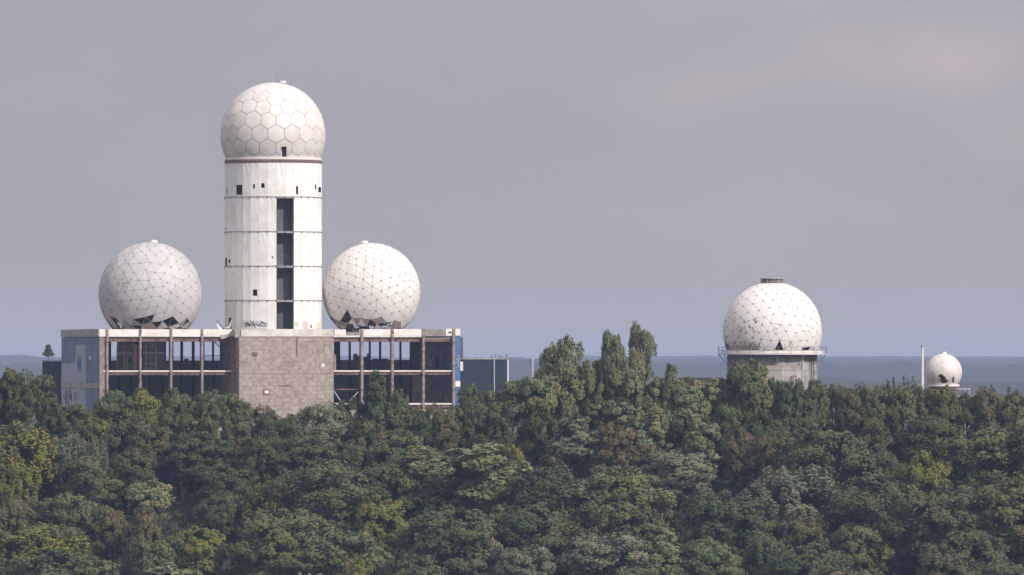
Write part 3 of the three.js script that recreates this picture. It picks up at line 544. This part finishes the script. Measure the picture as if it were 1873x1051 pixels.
// ---------------------------------------------------------------- radome on a concrete drum, to the right
{
  const z = -12, px = 1412.4, k = (DIST - z) / DIST, w = (p) => p * S * k, top = at(px, 648, z).y;
  const o = thing('concrete_drum', 'grey concrete drum with railed walkway carrying the right hand radome', 'tower', V(at(px, 0, z).x, PLATEAU, z));
  const h = top - PLATEAU, R = w(84), N = 12, turn = Math.asin(13 / 84);
  const drum = [0.40, 0.36, 0.42, 0.38].map((c, i) => std(c, c * 0.94, c * 0.9, 0.9, { map: tiled(grimeMap({ cells: 6, depth: 0.28, streak: 0.9, seed: 200 + i, tint: [0.9, 0.86, 0.82] }), 6) }));
  for (let i = 0; i < N; i++) {
    const a0 = turn + i * 2 * Math.PI / N, a1 = a0 + 2 * Math.PI / N, am = (a0 + a1) / 2, ap = R * Math.cos(Math.PI / N), wid = 2 * R * Math.sin(Math.PI / N) - 0.03;
    const g = metreUV(new THREE.BoxGeometry(wid, h - 0.05, 0.3), i * 3.7, i); g.translate(0, (h - 0.05) / 2, ap - 0.15); g.rotateY(am); const q = part('wall_slab', g, drum[i % 4], o);
    const j = new THREE.BoxGeometry(wid, 0.06, 0.06); j.translate(0, h - 2.3, ap + 0.02); j.rotateY(am); part('joint_rib', j, drum[(i + 1) % 4], q);
  }
  { const g = new THREE.CylinderGeometry(R - 0.4, R - 0.4, h - 0.1, 24); g.translate(0, h / 2 - 0.05, 0); part('drum_core', g, M.darkRoom, o); }
  { const g = new THREE.CylinderGeometry(w(100), w(100), 0.16, 48); g.translate(0, h + 0.04, 0); part('walkway_deck', g, M.paleSteel, o); const f = new THREE.CylinderGeometry(w(93), w(93), 0.5, 48, 1, true); f.translate(0, h + 0.38, 0); part('kerb_ring', f, M.slab, o); }
  const rail = (y) => { const g = new THREE.TorusGeometry(w(99), 0.026, 5, 64); g.rotateX(Math.PI / 2); g.translate(0, h + y, 0); part('rail', g, M.steel, o); }; rail(1.12); rail(0.62);
  for (let i = 0; i < 24; i++) { const a = i * Math.PI / 12 + 0.06, s = Math.sin(a), c = Math.cos(a); bar('rail_post', V(s * w(99), h + 0.1, c * w(99)), V(s * w(99), h + 1.14, c * w(99)), 0.034, M.steel, o); if (i % 2 === 0) bar('bracket', V(s * w(98), h - 0.02, c * w(98)), V(s * w(83), h - 1.5, c * w(83)), 0.06, M.paleSteel, o); }
  { // caged ladder up the right flank
    const a = Math.asin(70 / 84), s = Math.sin(a), c = Math.cos(a), q = (t, r, y) => V(s * r + c * t, y, c * r - s * t), lad = new THREE.Group(); lad.name = 'ladder'; o.add(lad);
    for (const t of [-0.3, 0.3]) bar('stringer', q(t, R + 0.15, 0), q(t, R + 0.15, h + 1), 0.045, M.steel, lad);
    for (let y = 0.3; y < h; y += 0.42) bar('rung', q(-0.3, R + 0.15, y), q(0.3, R + 0.15, y), 0.03, M.steel, lad, 4);
    for (let y = 2.6; y < h; y += 1.2) { const g = new THREE.TorusGeometry(0.42, 0.035, 4, 12); g.rotateX(Math.PI / 2); const p = q(0, R + 0.5, y); g.translate(p.x, p.y, p.z); part('cage_hoop', g, M.steel, lad); }
    for (const t of [-0.4, 0, 0.4]) bar('cage_bar', q(t, R + 0.88 - Math.abs(t) * 0.6, 2.5), q(t, R + 0.88 - Math.abs(t) * 0.6, h + 0.8), 0.03, M.steel, lad, 4);
  }
  { const a = Math.asin(52 / 84), s = Math.sin(a), c = Math.cos(a); bar('downpipe', V(s * (R + 0.1), 0, c * (R + 0.1)), V(s * (R + 0.1), h, c * (R + 0.1)), 0.08, M.slab, o); }
  radome('geodesic_radome', 'white radome on a round concrete drum, holed and scrawled near its foot', {
    px, py: 606, r: 90.6, z, spin: 2.1, tilt: 0.35, mats: panelMats(0.76, 0.715, 0.69, 120, 0.06), shellCut: 660, baseCut: 647.5, keepBelow: 1,
    holes: [[1417, 634, 6], [1468, 639, 7], [1330, 640, 7]], stains: [], scabs: [[1370, 594, 18, 14, 15], [1356, 633, 31, 8, 95], [1356, 637, 31, 6, 60], [1418, 600, 8, 8, 3], [1440, 634, 30, 6, 7], [1325, 616, 4, 12, 5]], seed: 14,
    cap: (q, y, R) => { const g = new THREE.CylinderGeometry(1.62, 1.7, 0.62, 20); g.translate(0, y + 0.12, 0); const cp = part('vent_turret', g, std(0.20, 0.165, 0.145, 0.85, { map: tiled(tex.rust, 3) }), q); for (let i = 0; i < 12; i++) { const b = new THREE.BoxGeometry(0.12, 0.5, 0.06); b.translate(0, y + 0.12, 1.7); b.rotateY(i * Math.PI / 6); part('turret_rib', b, M.dirtyPanel, cp); } const l = new THREE.CylinderGeometry(1.8, 1.8, 0.1, 20); l.translate(0, y + 0.48, 0); part('turret_lid', l, M.dirtyPanel, cp); },
  });
}

// ---------------------------------------------------------------- small far radome and the poles
{
  const z = -70, k = (DIST - z) / DIST, c = at(1725.4, 680, z), R = 33.6 * S * k, base = -0.72;
  const o = thing('small_radome', 'small smooth pale radome with a dark hole, far right behind trees', 'radome', V(c.x, c.y + base * R, z));
  const nu = 150, nv = 84, pos = [], idx = [], uv = [], hole = (px, py) => { const h1 = (px > 1714 && px < 1722 && py > 684 && py < 690) || (px > 1717 && px < 1727 && py >= 688 && py < 696) || (px > 1719 && px < 1730 && py >= 693 && py < 700), h2 = px > 1739.4 && px < 1743 && py > 689 && py < 699; return h1 || h2; };
  const th = (j) => j / nv * Math.acos(base);
  for (let j = 0; j <= nv; j++) for (let i = 0; i <= nu; i++) { const a = i / nu * 2 * Math.PI, t = th(j); pos.push(Math.sin(a) * Math.sin(t) * R, (Math.cos(t) - base) * R, Math.cos(a) * Math.sin(t) * R); uv.push(a * R, t * R); }
  for (let j = 0; j < nv; j++) for (let i = 0; i < nu; i++) {
    const a = (i + 0.5) / nu * 2 * Math.PI, t = th(j + 0.5); if (Math.cos(a) > 0 && hole(1725.4 + Math.sin(a) * Math.sin(t) * 33.6, 680 - Math.cos(t) * 33.6)) continue;
    const q = j * (nu + 1) + i; idx.push(q, q + nu + 1, q + 1, q + 1, q + nu + 1, q + nu + 2);
  }
  const g = new THREE.BufferGeometry(); g.setAttribute('position', new THREE.Float32BufferAttribute(pos, 3)); g.setAttribute('uv', new THREE.Float32BufferAttribute(uv, 2)); g.setIndex(idx); g.computeVertexNormals();
  part('shell', g, std(0.68, 0.62, 0.58, 0.6, { map: tiled(grimeMap({ cells: 6, depth: 0.18, streak: 0.7, seed: 220, tint: [0.95, 0.9, 0.86] }), 5) }), o);
  { const q = new THREE.CylinderGeometry(0.3, 0.42, 0.34, 10); q.translate(0.1, (1 - base) * R + 0.1, 0); part('vent_cap', q, M.white, o); }
  { const q = new THREE.CylinderGeometry(R * 0.86, R * 0.86, 0.3, 36); q.translate(0, -0.02, 0); part('base_ring', q, M.slab, o); }
  const t = thing('brick_drum', 'reddish drum with pale landings under the small far radome', 'tower', V(c.x, PLATEAU, z)), hh = c.y + base * R - 0.17 - PLATEAU;
  { const q = new THREE.CylinderGeometry(R * 0.8, R * 0.8, hh, 24); q.translate(0, hh / 2, 0); part('drum_wall', q, std(0.26, 0.14, 0.11, 0.9, { map: tiled(tex.rust, 4) }), t); }
  for (const [d, y] of [[0.6, 0.35], [0.9, 1.5], [1.5, 2.2]]) box('landing', R * 0.5, R * 0.8 + 1.2 + d, hh - y - 0.1, hh - y, -0.8, 0.9, M.slab, t);
  for (const x of [R * 0.8 + 1.0, R * 0.8 + 1.7]) bar('landing_post', V(x, 0, 0.8), V(x, hh - 0.36, 0.8), 0.06, M.paleSteel, t);
  const mast = thing('mast', 'stout white tapering mast standing left of the small far radome', 'mast', V(at(1686.6, 0, -40).x, PLATEAU, -40)), mh = at(0, 632, -40).y - PLATEAU;
  { const q = new THREE.CylinderGeometry(0.2, 0.25, mh, 12); q.translate(0, mh / 2, 0); part('shaft', q, std(0.62, 0.56, 0.54, 0.6), mast); const f = new THREE.CylinderGeometry(0.27, 0.27, 0.5, 12); f.translate(0, at(0, 714, -40).y - PLATEAU, 0); part('clamp_band', f, M.white, mast); const e = new THREE.CylinderGeometry(0.215, 0.215, 0.35, 12); e.translate(0, mh - 0.1, 0); part('end_cap', e, M.dirtyPanel, mast); }
  const pole = thing('thin_pole', 'thin white pole between the dark blue shed and the tall poplars', 'pole', V(at(974.4, 0, -20).x, PLATEAU, -20)), ph = at(0, 653, -20).y - PLATEAU;
  bar('shaft', V(0, 0, 0), V(0, ph, 0), 0.075, M.white, pole); bar('tip', V(0, ph, 0), V(0, ph + 0.25, 0), 0.03, M.steel, pole);
  const wall = thing('low_wall', 'low ochre wall between the poplars and the concrete drum', 'wall', V(at(1190, 0, -22).x, PLATEAU, -22)), wl = at(1322, 0, -22).x - at(1190, 0, -22).x, wh = at(0, 690.5, -22).y - PLATEAU;
  box('masonry', 0, wl, 0, wh - 0.12, -0.4, 0, M.beige, wall); box('coping', -0.05, wl + 0.05, wh - 0.12, wh, -0.46, 0.06, M.peach, wall);
}
// ---------------------------------------------------------------- trees
const LEAVES = 14500;                                                // leaf faces in one crown
// crowns are modelled at a nominal 10 m tree of 4 m crown radius and scaled per tree
function crown(form, seed) {
  const R = rng(seed), lobes = [], pos = [], nor = [], col = [], idx = [], limbs = [];
  const ball = () => { let p; do p = V(R() * 2 - 1, R() * 2 - 1, R() * 2 - 1); while (p.lengthSq() > 1 || p.lengthSq() < 0.02); return p; };
  const dir = () => ball().normalize();
  const clumps = [];                                                 // {c, out, r: [x, y, z], n, leaf}
  const lobe = (c, rx, ry, n, cr, leaves, leaf) => lobes.push({ c, rx, ry, n, cr, leaves, leaf });
  if (form === 'round') {
    lobe(V(0, 6, 0), 2.7, 2.7, 40, 0.6, 24, 0.28);
    const n = 14; for (let i = 0; i < n; i++) { const a = i * 2.4 + R(), y = lerp(2.0, 8.6, (i + R()) / n), rr = 2.45 * Math.sqrt(Math.max(0.08, 1 - ((y - 5.2) / 4.6) ** 2)) * (0.85 + R() * 0.3); lobe(V(Math.sin(a) * rr, y, Math.cos(a) * rr), 1.2 + R() * 0.5, 0.95 + R() * 0.45, 22, 0.52 + R() * 0.2, 20, 0.27); }
    lobe(V((R() - 0.5) * 1.2, 8.7, (R() - 0.5) * 1.2), 1.25, 1.15, 12, 0.5, 32, 0.28);
  } else if (form === 'tufted') {
    for (let i = 0; i < 12; i++) { const a = i * 2.4 + R(), y = lerp(5.9, 9.2, (i + R()) / 12), rr = 2.6 * Math.sqrt(Math.max(0.06, 1 - ((y - 7.5) / 2.3) ** 2)) * (0.6 + R() * 0.5), c = V(Math.sin(a) * rr, y, Math.cos(a) * rr); limbs.push([V(0, Math.max(3.5, y - 2), 0), c]); lobe(c, 0.85 + R() * 0.5, 0.5 + R() * 0.25, 14, 0.4 + R() * 0.25, 22, 0.27); }
    for (let i = 0; i < 8; i++) { const a = i * 2.4 + R(), y = lerp(2.2, 5.9, (i + R()) / 8), rr = 0.5 + R() * 0.9; lobe(V(Math.sin(a) * rr, y, Math.cos(a) * rr), 0.8 + R() * 0.4, 0.5 + R() * 0.2, 9, 0.4, 18, 0.27); }
  } else if (form === 'open') {
    const n = 15; for (let i = 0; i < n; i++) { const a = i * 2.4 + R(), y = lerp(4.6, 9.0, (i + R()) / n), rr = 2.9 * Math.sqrt(Math.max(0.05, 1 - ((y - 5.8) / 3.7) ** 2)) * (0.7 + R() * 0.4), c = V(Math.sin(a) * rr, y, Math.cos(a) * rr); limbs.push([V(0, Math.max(2.8, y - 3), 0), c]); lobe(c, 1.0 + R() * 0.5, 0.8 + R() * 0.4, 13, 0.55 + R() * 0.3, 30, 0.27); }
  } else if (form === 'layered') {
    lobe(V(0, 5.6, 0), 2.3, 2.6, 30, 0.6, 24, 0.28);
    const n = 19; for (let i = 0; i < n; i++) { const a = i * 2.4 + R(), y = lerp(1.8, 9.2, (i + R() * 0.8) / n), rr = 2.95 * Math.sqrt(Math.max(0.03, 1 - ((y - 5.2) / 4.5) ** 2)) * (0.7 + R() * 0.4); lobe(V(Math.sin(a) * rr, y, Math.cos(a) * rr), 1.2 + R() * 0.6, 0.75 + R() * 0.4, 17, 0.5 + R() * 0.2, 20, 0.27); }
  } else if (form === 'willow') {
    for (let i = 0; i < 190; i++) { const d = dir(); if (d.y < -0.55) d.y *= -1; const k = 0.78 + 0.22 * R() + 0.12 * Math.sin(d.x * 5 + seed) * Math.sin(d.z * 4); clumps.push({ c: V(d.x * 3.6 * k, 5.3 + d.y * 4.1 * k, d.z * 3.6 * k), out: V(d.x * 0.6, d.y + 0.7, d.z * 0.6).normalize(), r: [0.38, 0.85, 0.38], n: 25, leaf: 0.25 }); }
    lobe(V(0, 5.2, 0), 2.5, 3.0, 16, 0.8, 24, 0.32);
  } else if (form === 'poplar') {
    const vase = seed % 2 === 0, N = 9;
    for (let i = 0; i < N; i++) {
      const a = i * 2.4 + R() * 0.9, rr = (vase ? 1.0 + i * 0.12 : 1.9 - i * 0.12) * (0.75 + R() * 0.5), y = (vase ? 4.0 : 2.6) + i * (vase ? 0.48 : 0.55) + R() * 0.5;
      lobe(V(Math.sin(a) * rr, y, Math.cos(a) * rr), 0.75 + R() * 0.45, 1.25 + R() * 0.7, 15, 0.42 + R() * 0.3, 30, 0.28);
    }
    for (let i = 0; i < 3; i++) { const a = i * 2.1 + R(); lobe(V(Math.sin(a) * 0.55, 7.5 + R() * 0.9, Math.cos(a) * 0.55), 0.55 + R() * 0.25, 1.0 + R() * 0.6, 10, 0.38, 30, 0.27); }
    lobe(V(0, 5, 0), 1.1, 2.6, 14, 0.6, 26, 0.3);
  } else if (form === 'spire') {
    for (let i = 0; i < 26; i++) { const t = (i + R()) / 26, y = lerp(2.2, 9.5, t), a = i * 2.4 + R(), rr = lerp(3.1, 0.25, Math.pow(t, 0.9)) * (0.7 + R() * 0.45); lobe(V(Math.sin(a) * rr, y, Math.cos(a) * rr), lerp(1.15, 0.4, t), lerp(0.75, 0.45, t), 7, 0.42, 27, 0.27); }
  } else {                                                           // sparse, twiggy
    for (let i = 0; i < 26; i++) { const a = i * 2.4 + R(), t = R(), A = V(0, lerp(2, 7, t), 0), B = V(Math.sin(a) * (1.2 + R() * 2.4), lerp(4.5, 8.5, t) + R() * 1.5, Math.cos(a) * (1.2 + R() * 2.4)); limbs.push([A, B]); for (let j = 0; j < 2; j++) { const p = A.clone().lerp(B, 0.6 + 0.4 * R()); clumps.push({ c: p, out: V(0, 1, 0), r: [0.3, 0.6, 0.3], n: 13, leaf: 0.24 }); } }
  }
  for (const L of lobes) {
    if (limbs.length < 9 && L.rx < 2) limbs.push([V(0, Math.max(1.5, L.c.y - 2.6), 0), L.c.clone()]);
    for (let i = 0; i < L.n; i++) {
      const d = dir(); if (d.y < -0.3) d.y *= -0.6; d.normalize(); const c = V(L.c.x + d.x * L.rx, L.c.y + d.y * L.ry, L.c.z + d.z * L.rx);
      if (lobes.some((q) => q !== L && ((c.x - q.c.x) ** 2 + (c.z - q.c.z) ** 2) / (q.rx * q.rx) + ((c.y - q.c.y) / q.ry) ** 2 < 0.5)) continue;
      clumps.push({ c, out: d, r: [L.cr, L.cr * 0.85, L.cr], n: L.leaves, leaf: L.leaf });
    }
  }
  const u = V(0, 0, 0), w = V(0, 0, 0), nn = V(0, 0, 0), sm = V(0, 0, 0), total = clumps.reduce((n, c) => n + c.n, 0), per = LEAVES / total;
  for (const c of clumps) {
    const patch = fbm(c.c.x * 0.45 + seed, c.c.y * 0.45 + c.c.z * 0.4, seed, 2), tone = 0.91 + R() * 0.18, warm = (R() - 0.5) * 0.12 + (patch - 0.5) * 0.4, n = Math.round(c.n * (form === 'sparse' ? 1 : per)), size = c.leaf * (form === 'sparse' ? 1 : 0.7);
    for (let i = 0; i < n; i++) {
      const b = ball(), p = V(c.c.x + b.x * c.r[0], c.c.y + b.y * c.r[1], c.c.z + b.z * c.r[2]);
      nn.copy(c.out).multiplyScalar(0.9).add(dir()).add(V(0, 0.25, 0)).normalize();
      u.copy(dir()).cross(nn).normalize(); w.copy(nn).cross(u);
      const s = size * (0.62 + R() * 0.75), l = s * (0.9 + R() * 0.7), q = pos.length / 3;
      const P = (a, e, f) => pos.push(p.x + u.x * a + w.x * e + nn.x * f, p.y + u.y * a + w.y * e + nn.y * f, p.z + u.z * a + w.z * e + nn.z * f);
      P(s * 0.62, -l * 0.4, 0); P(0, l * 0.75, 0); P(-s * 0.62, -l * 0.4, 0);
      sm.set(p.x, (p.y - 5) * 0.8, p.z).normalize().multiplyScalar(1.0).addScaledVector(c.out, 0.45).addScaledVector(b, 0.2).addScaledVector(nn, 0.65).normalize();
      const k = tone * (0.84 + R() * 0.32);
      for (let j = 0; j < 3; j++) { nor.push(sm.x, sm.y, sm.z); col.push(k * (1 + warm), k, k * (1 - warm * 0.6)); }
      idx.push(q, q + 1, q + 2);
    }
  }
  {
    const ys = [], rs = []; for (let i = 0; i < pos.length; i += 9) { ys.push(pos[i + 1]); rs.push(Math.hypot(pos[i], pos[i + 2])); }
    ys.sort((p, q) => p - q); rs.sort((p, q) => p - q); const ky = 10 / ys[Math.floor(ys.length * 0.997)], kr = 4 / rs[Math.floor(rs.length * 0.97)];
    for (let i = 0; i < pos.length; i += 3) { pos[i] *= kr; pos[i + 1] *= ky; pos[i + 2] *= kr; }
    limbs.forEach((l) => l.forEach((p) => { p.x *= kr; p.y *= ky; p.z *= kr; }));
  }
  const g = new THREE.BufferGeometry(); g.setAttribute('position', new THREE.Float32BufferAttribute(pos, 3)); g.setAttribute('normal', new THREE.Float32BufferAttribute(nor, 3)); g.setAttribute('color', new THREE.Float32BufferAttribute(col, 3)); g.setIndex(idx);
  const thin = form === 'poplar' || form === 'spire', trunk = [barG(V(0, -1.2, 0), V(0.06, 4.4, 0.05), 0.26, 7, 0.17), barG(V(0.06, 4.3, 0.05), V(0, thin ? 9.2 : 7.6, 0), 0.175, 6, 0.05)];
  limbs.slice(0, 26).forEach(([a, b]) => trunk.push(barG(a, b, 0.085, 4, 0.025)));
  return { leaves: g, trunk: mergeGeometries(trunk) };
}
const forms = { round: [1, 2, 3, 4], layered: [11, 12, 13, 14], willow: [21, 22, 23], poplar: [31, 32, 33, 34], spire: [41, 42], sparse: [51, 52], open: [61], tufted: [71, 72] };
for (const f in forms) forms[f] = forms[f].map((s) => crown(f, s));
const leafMat = (r, g, b) => new THREE.MeshPhysicalMaterial({ color: rgb(r, g, b), roughness: 1, specularIntensity: 0.25, vertexColors: true, side: THREE.DoubleSide, transmission: 0.25, thickness: 0 });
const bark = std(0.11, 0.095, 0.08, 0.95);
const kinds = {
  D: { words: 'dark green', mats: [leafMat(0.083, 0.100, 0.041), leafMat(0.095, 0.109, 0.046)], forms: ['round', 'layered', 'round'] },
  M: { words: 'mid green', mats: [leafMat(0.128, 0.142, 0.054), leafMat(0.116, 0.137, 0.056)], forms: ['round', 'layered'] },
  P: { words: 'upright silvery green', mats: [leafMat(0.179, 0.195, 0.090), leafMat(0.162, 0.181, 0.081)], forms: ['poplar'] },
  W: { words: 'grey green', mats: [leafMat(0.170, 0.178, 0.108), leafMat(0.150, 0.161, 0.095)], forms: ['layered', 'willow'] },
  Y: { words: 'yellowish green', mats: [leafMat(0.172, 0.172, 0.039), leafMat(0.150, 0.158, 0.039)], forms: ['round', 'willow'] },
  R: { words: 'russet brown', mats: [leafMat(0.157, 0.125, 0.061), leafMat(0.143, 0.121, 0.057)], forms: ['layered', 'round'] },
  O: { words: 'olive brown', mats: [leafMat(0.139, 0.131, 0.054), leafMat(0.128, 0.120, 0.054)], forms: ['layered', 'round'] },
};
// [kind, px, top, width, form?, height?]: the trees one can single out in the photograph
const heroes = [
  ['D', 18, 676, 84, 'spire'], ['D', 58, 683, 92, 'layered'], ['D', -20, 690, 90], ['D', 98, 722, 70, 'round'], ['M', 140, 741, 84], ['Y', 178, 746, 60, 'round'], ['M', 212, 716, 84], ['Y', 262, 712, 84, 'round'], ['M', 312, 711, 78], ['M', 352, 722, 70], ['M', 398, 717, 84, 'layered'], ['M', 428, 724, 50],
  ['O', 462, 738, 84], ['D', 500, 752, 64], ['O', 440, 772, 70], ['W', 582, 739, 104, 'layered'], ['D', 536, 760, 84, 'round'], ['D', 642, 732, 86], ['D', 690, 681, 104, 'spire', 15.5], ['M', 733, 712, 44, 'round'], ['D', 736, 738, 104], ['O', 672, 762, 84], ['O', 812, 744, 74], ['D', 776, 754, 70], ['M', 866, 706, 70], ['D', 852, 724, 66], ['M', 938, 698, 104, 'layered'], ['M', 900, 716, 76], ['D', 984, 718, 76],
  ['P', 1031, 619, 96, 'round', 17, 2], ['P', 998, 668, 84, 'poplar', 14], ['P', 1120, 609, 42, 'tufted', 17.5, 0], ['P', 1094, 650, 60, 'poplar', 14.5], ['P', 1172, 595, 50, 'tufted', 19, 1], ['P', 1146, 656, 74, 'poplar', 14], ['P', 1066, 678, 66, 'poplar', 12], ['P', 1227, 668, 52, 'poplar', 12], ['P', 1198, 692, 84, 'poplar', 11], ['P', 1254, 690, 92, 'poplar', 11], ['P', 1298, 694, 92, 'poplar', 11], ['P', 1142, 716, 96, 'poplar', 11], ['P', 1092, 726, 84, 'poplar', 11], ['P', 1214, 742, 90, 'poplar', 11], ['P', 1272, 752, 90, 'poplar', 11], ['P', 1172, 764, 84, 'poplar', 11],
  ['D', 1332, 692, 62], ['M', 1372, 659, 82, 'poplar', 13], ['D', 1412, 694, 56], ['D', 1446, 694, 62, 'layered'], ['M', 1490, 696, 62], ['M', 1522, 704, 70], ['O', 1562, 706, 74], ['M', 1596, 706, 70], ['D', 1640, 687, 62, 'sparse', 12.5], ['M', 1652, 704, 80], ['O', 1700, 712, 72], ['M', 1728, 708, 76], ['D', 1768, 722, 74], ['O', 1806, 712, 76], ['D', 1838, 706, 60, 'sparse', 10], ['M', 1862, 718, 90],
  ['R', 1120, 774, 96, 'layered'], ['R', 1168, 800, 70], ['W', 1046, 768, 120, 'poplar'], ['Y', 936, 812, 62, 'round'], ['D', 1002, 858, 164, 'willow', 13.5], ['D', 1514, 782, 190, 'open', 15.5], ['O', 1420, 790, 96], ['W', 1246, 826, 150, 'layered'], ['R', 1352, 780, 60], ['W', 128, 797, 96, 'willow'], ['W', 176, 806, 52], ['M', 168, 832, 110], ['Y', 76, 960, 196, 'willow', 11], ['Y', 492, 884, 108, 'willow'], ['W', 596, 905, 100, 'layered'], ['D', 560, 800, 150, 'layered'], ['D', 360, 790, 150], ['D', 640, 810, 130], ['Y', 1692, 828, 96], ['Y', 1808, 858, 110], ['W', 1634, 912, 130, 'layered'], ['Y', 1630, 978, 46, 'round', 6], ['D', 1600, 815, 100], ['R', 1548, 712, 46], ['D', 1398, 752, 88, 'round'], ['M', 1336, 738, 80], ['D', 1458, 752, 84], ['M', 548, 778, 92, 'layered'], ['D', 480, 790, 90], ['O', 1600, 726, 90],
  ['M', 286, 986, 110, 'layered'], ['M', 504, 994, 120], ['Y', 650, 1024, 80, 'round'], ['W', 868, 968, 96], ['P', 764, 966, 80, 'poplar'], ['W', 1112, 978, 170, 'layered'], ['M', 1296, 984, 130], ['M', 1404, 982, 100, 'willow'], ['W', 960, 1000, 120, 'layered'], ['O', 1730, 996, 110], ['O', 196, 926, 80], ['O', 262, 930, 70], ['O', 38, 908, 80], ['D', 420, 850, 120], ['O', 1190, 900, 90],
];
{
  const all = [], TR = rng(2024);
  const sil = [[-60, 700], [0, 690], [60, 700], [110, 745], [180, 735], [300, 722], [430, 735], [520, 768], [600, 752], [700, 735], [800, 765], [860, 722], [960, 712], [1000, 700], [1200, 705], [1350, 705], [1500, 712], [1650, 715], [1873, 728], [1950, 728]];
  const silAt = (px) => { for (let i = 1; i < sil.length; i++) if (px < sil[i][0]) { const [a, b] = [sil[i - 1], sil[i]]; return lerp(a[1], b[1], (px - a[0]) / (b[0] - a[0])); } return 728; };
  function place(kind, px, top, w, form, H, pickOne) {
    const want = H || 8.6 + TR() * 3.2, f = (z) => { const p = at(px, top, z); return ground(p.x, z) + want - p.y; };
    let z = 9 + TR() * 3, h = want;
    if (f(z) > 0) { let a = z, b = 110; for (let i = 0; i < 40; i++) { const m = (a + b) / 2; if (f(m) > 0) a = m; else b = m; } z = a; }
    else { const p = at(px, top, z); h = p.y - ground(p.x, z); }
    all.push({ kind, px, top, w, form, h, z, pickOne, turn: TR() * 6.28 });
  }
  heroes.forEach((a) => place(...a));
  const pool = 'DDDDDDDDMMMMMMWWWOOOYYPP';
  for (let tries = 0, fail = 0; tries < 9000 && fail < 1400; tries++) {
    const px = -40 + TR() * 1953, s = silAt(px) + 10, top = s + TR() * (1078 - s);
    if (px > 1466 && px < 1566 && top > 790 && top < 985) continue;        // the open foot of the big tree
    if (all.some((t) => Math.hypot((t.px - px) / (0.36 * t.w + 38), (t.top - top) / 50) < 1)) { fail++; continue; }
    fail = 0;
    const right = px > 1300, q = TR(); let kind = pool[Math.floor(TR() * pool.length)];
    if (px > 850 && px < 1350 && q < 0.25) kind = 'P'; if (right && q < 0.22) kind = 'O'; if (!right && px < 850 && q < 0.3) kind = 'D';
    const big = TR() ** 1.6; place(kind, px, top, 96 + big * 130, undefined, 9 + big * 5 + TR() * 1.5);
  }
  // wording: look, row on the slope, and the landmark above it
  const rowOf = (t) => t.top < 730 ? 'on the crest' : t.top < 805 ? 'high on the slope' : t.top < 880 ? 'midway down the slope' : t.top < 965 ? 'low on the slope' : 'at the bottom edge';
  const cols = [[110, 'below the slate shed'], [190, 'below the blue end wall'], [310, 'below the left radome'], [436, 'left of the stair block'], [612, 'below the concrete stair block'], [720, 'below the right radome'], [845, 'below the right hand bays'], [960, 'below the dark blue shed'], [1080, 'by the leftmost poplars'], [1200, 'by the tallest poplars'], [1320, 'left of the concrete drum'], [1500, 'below the concrete drum'], [1670, 'right of the concrete drum'], [1770, 'below the small far radome'], [9999, 'by the right edge']];
  const colOf = (t) => cols.find(([x]) => t.px < x)[1];
  const nth = ['first', 'second', 'third', 'fourth', 'fifth', 'sixth', 'seventh', 'eighth', 'ninth', 'tenth'];
  const cells = new Map();
  all.forEach((t) => { const K = kinds[t.kind]; t.form = t.form || K.forms[Math.floor(TR() * K.forms.length)]; t.what = K.words + (t.form === 'poplar' ? ' poplar' : t.form === 'sparse' ? ' twiggy tree' : t.form === 'spire' ? ' pointed tree' : t.form === 'open' ? ' wide tree with bare trunk' : t.form === 'willow' ? ' bushy tree' : ' leafy tree'); const k = t.what + rowOf(t) + colOf(t); if (!cells.has(k)) cells.set(k, []); cells.get(k).push(t); });
  for (const list of cells.values()) { list.sort((a, b) => a.px - b.px); list.forEach((t, i) => { t.label = `${t.what} ${rowOf(t)} ${colOf(t)}` + (list.length > 1 ? `, ${nth[i]} from left` : ''); }); }
  const pick = rng(99);
  for (const t of all) {
    const K = kinds[t.kind], list = forms[t.form], v0 = list[Math.floor(pick() * list.length)], v = t.pickOne === undefined ? v0 : list[t.pickOne], p = at(t.px, t.top, t.z);
    const name = t.form === 'poplar' ? 'poplar_tree' : t.form === 'sparse' ? 'twiggy_tree' : 'broadleaf_tree';
    const o = thing(name, t.label, 'tree', V(p.x, ground(p.x, t.z), t.z), 'trees of the wooded hillside');
    const a = t.w * S * (DIST - t.z) / DIST / 2 / 3.9;
    o.scale.set(a, t.h / 10, a); o.rotation.y = t.turn;
    part('trunk', v.trunk, bark, o);
    part('crown', v.leaves, K.mats[Math.floor(pick() * 2)], o).userData.kind = 'stuff';
  }
  // bush growing on the slate shed
  { const z = -36, p = at(89, 659, z), o = thing('roof_bush', 'scraggy little bush growing on the roof of the slate shed', 'bush', V(p.x, at(0, 659.5, -34).y + 0.06, z)); o.scale.set(0.26, 0.24, 0.26); part('trunk', forms.spire[0].trunk, bark, o); part('crown', forms.spire[0].leaves, kinds.W.mats[1], o).userData.kind = 'stuff'; o.children[0].geometry = forms.spire[0].trunk.clone().translate(0, 1.2, 0); }
  // shrub layer between the trunks
  const src = crown('sparse', 77).leaves, U = rng(5), n = 900, im = new THREE.InstancedMesh(src, kinds.D.mats[1], n), m = new THREE.Matrix4();
  for (let i = 0; i < n; i++) { const x = -82 + U() * 164, z = 8 + U() * 88, s = 0.3 + U() * 0.25; m.compose(V(x, ground(x, z) - 0.9, z), new THREE.Quaternion().setFromAxisAngle(V(0, 1, 0), U() * 6.3), V(s, s, s)); im.setMatrixAt(i, m); }
  im.name = 'undergrowth'; im.userData = { kind: 'stuff', label: 'dark shrub layer between the trunks', category: 'undergrowth' }; scene.add(im);
}
scene.traverse((o) => { if (o.isMesh) { o.castShadow = true; o.receiveShadow = true; } });
renderer.render(scene, camera);
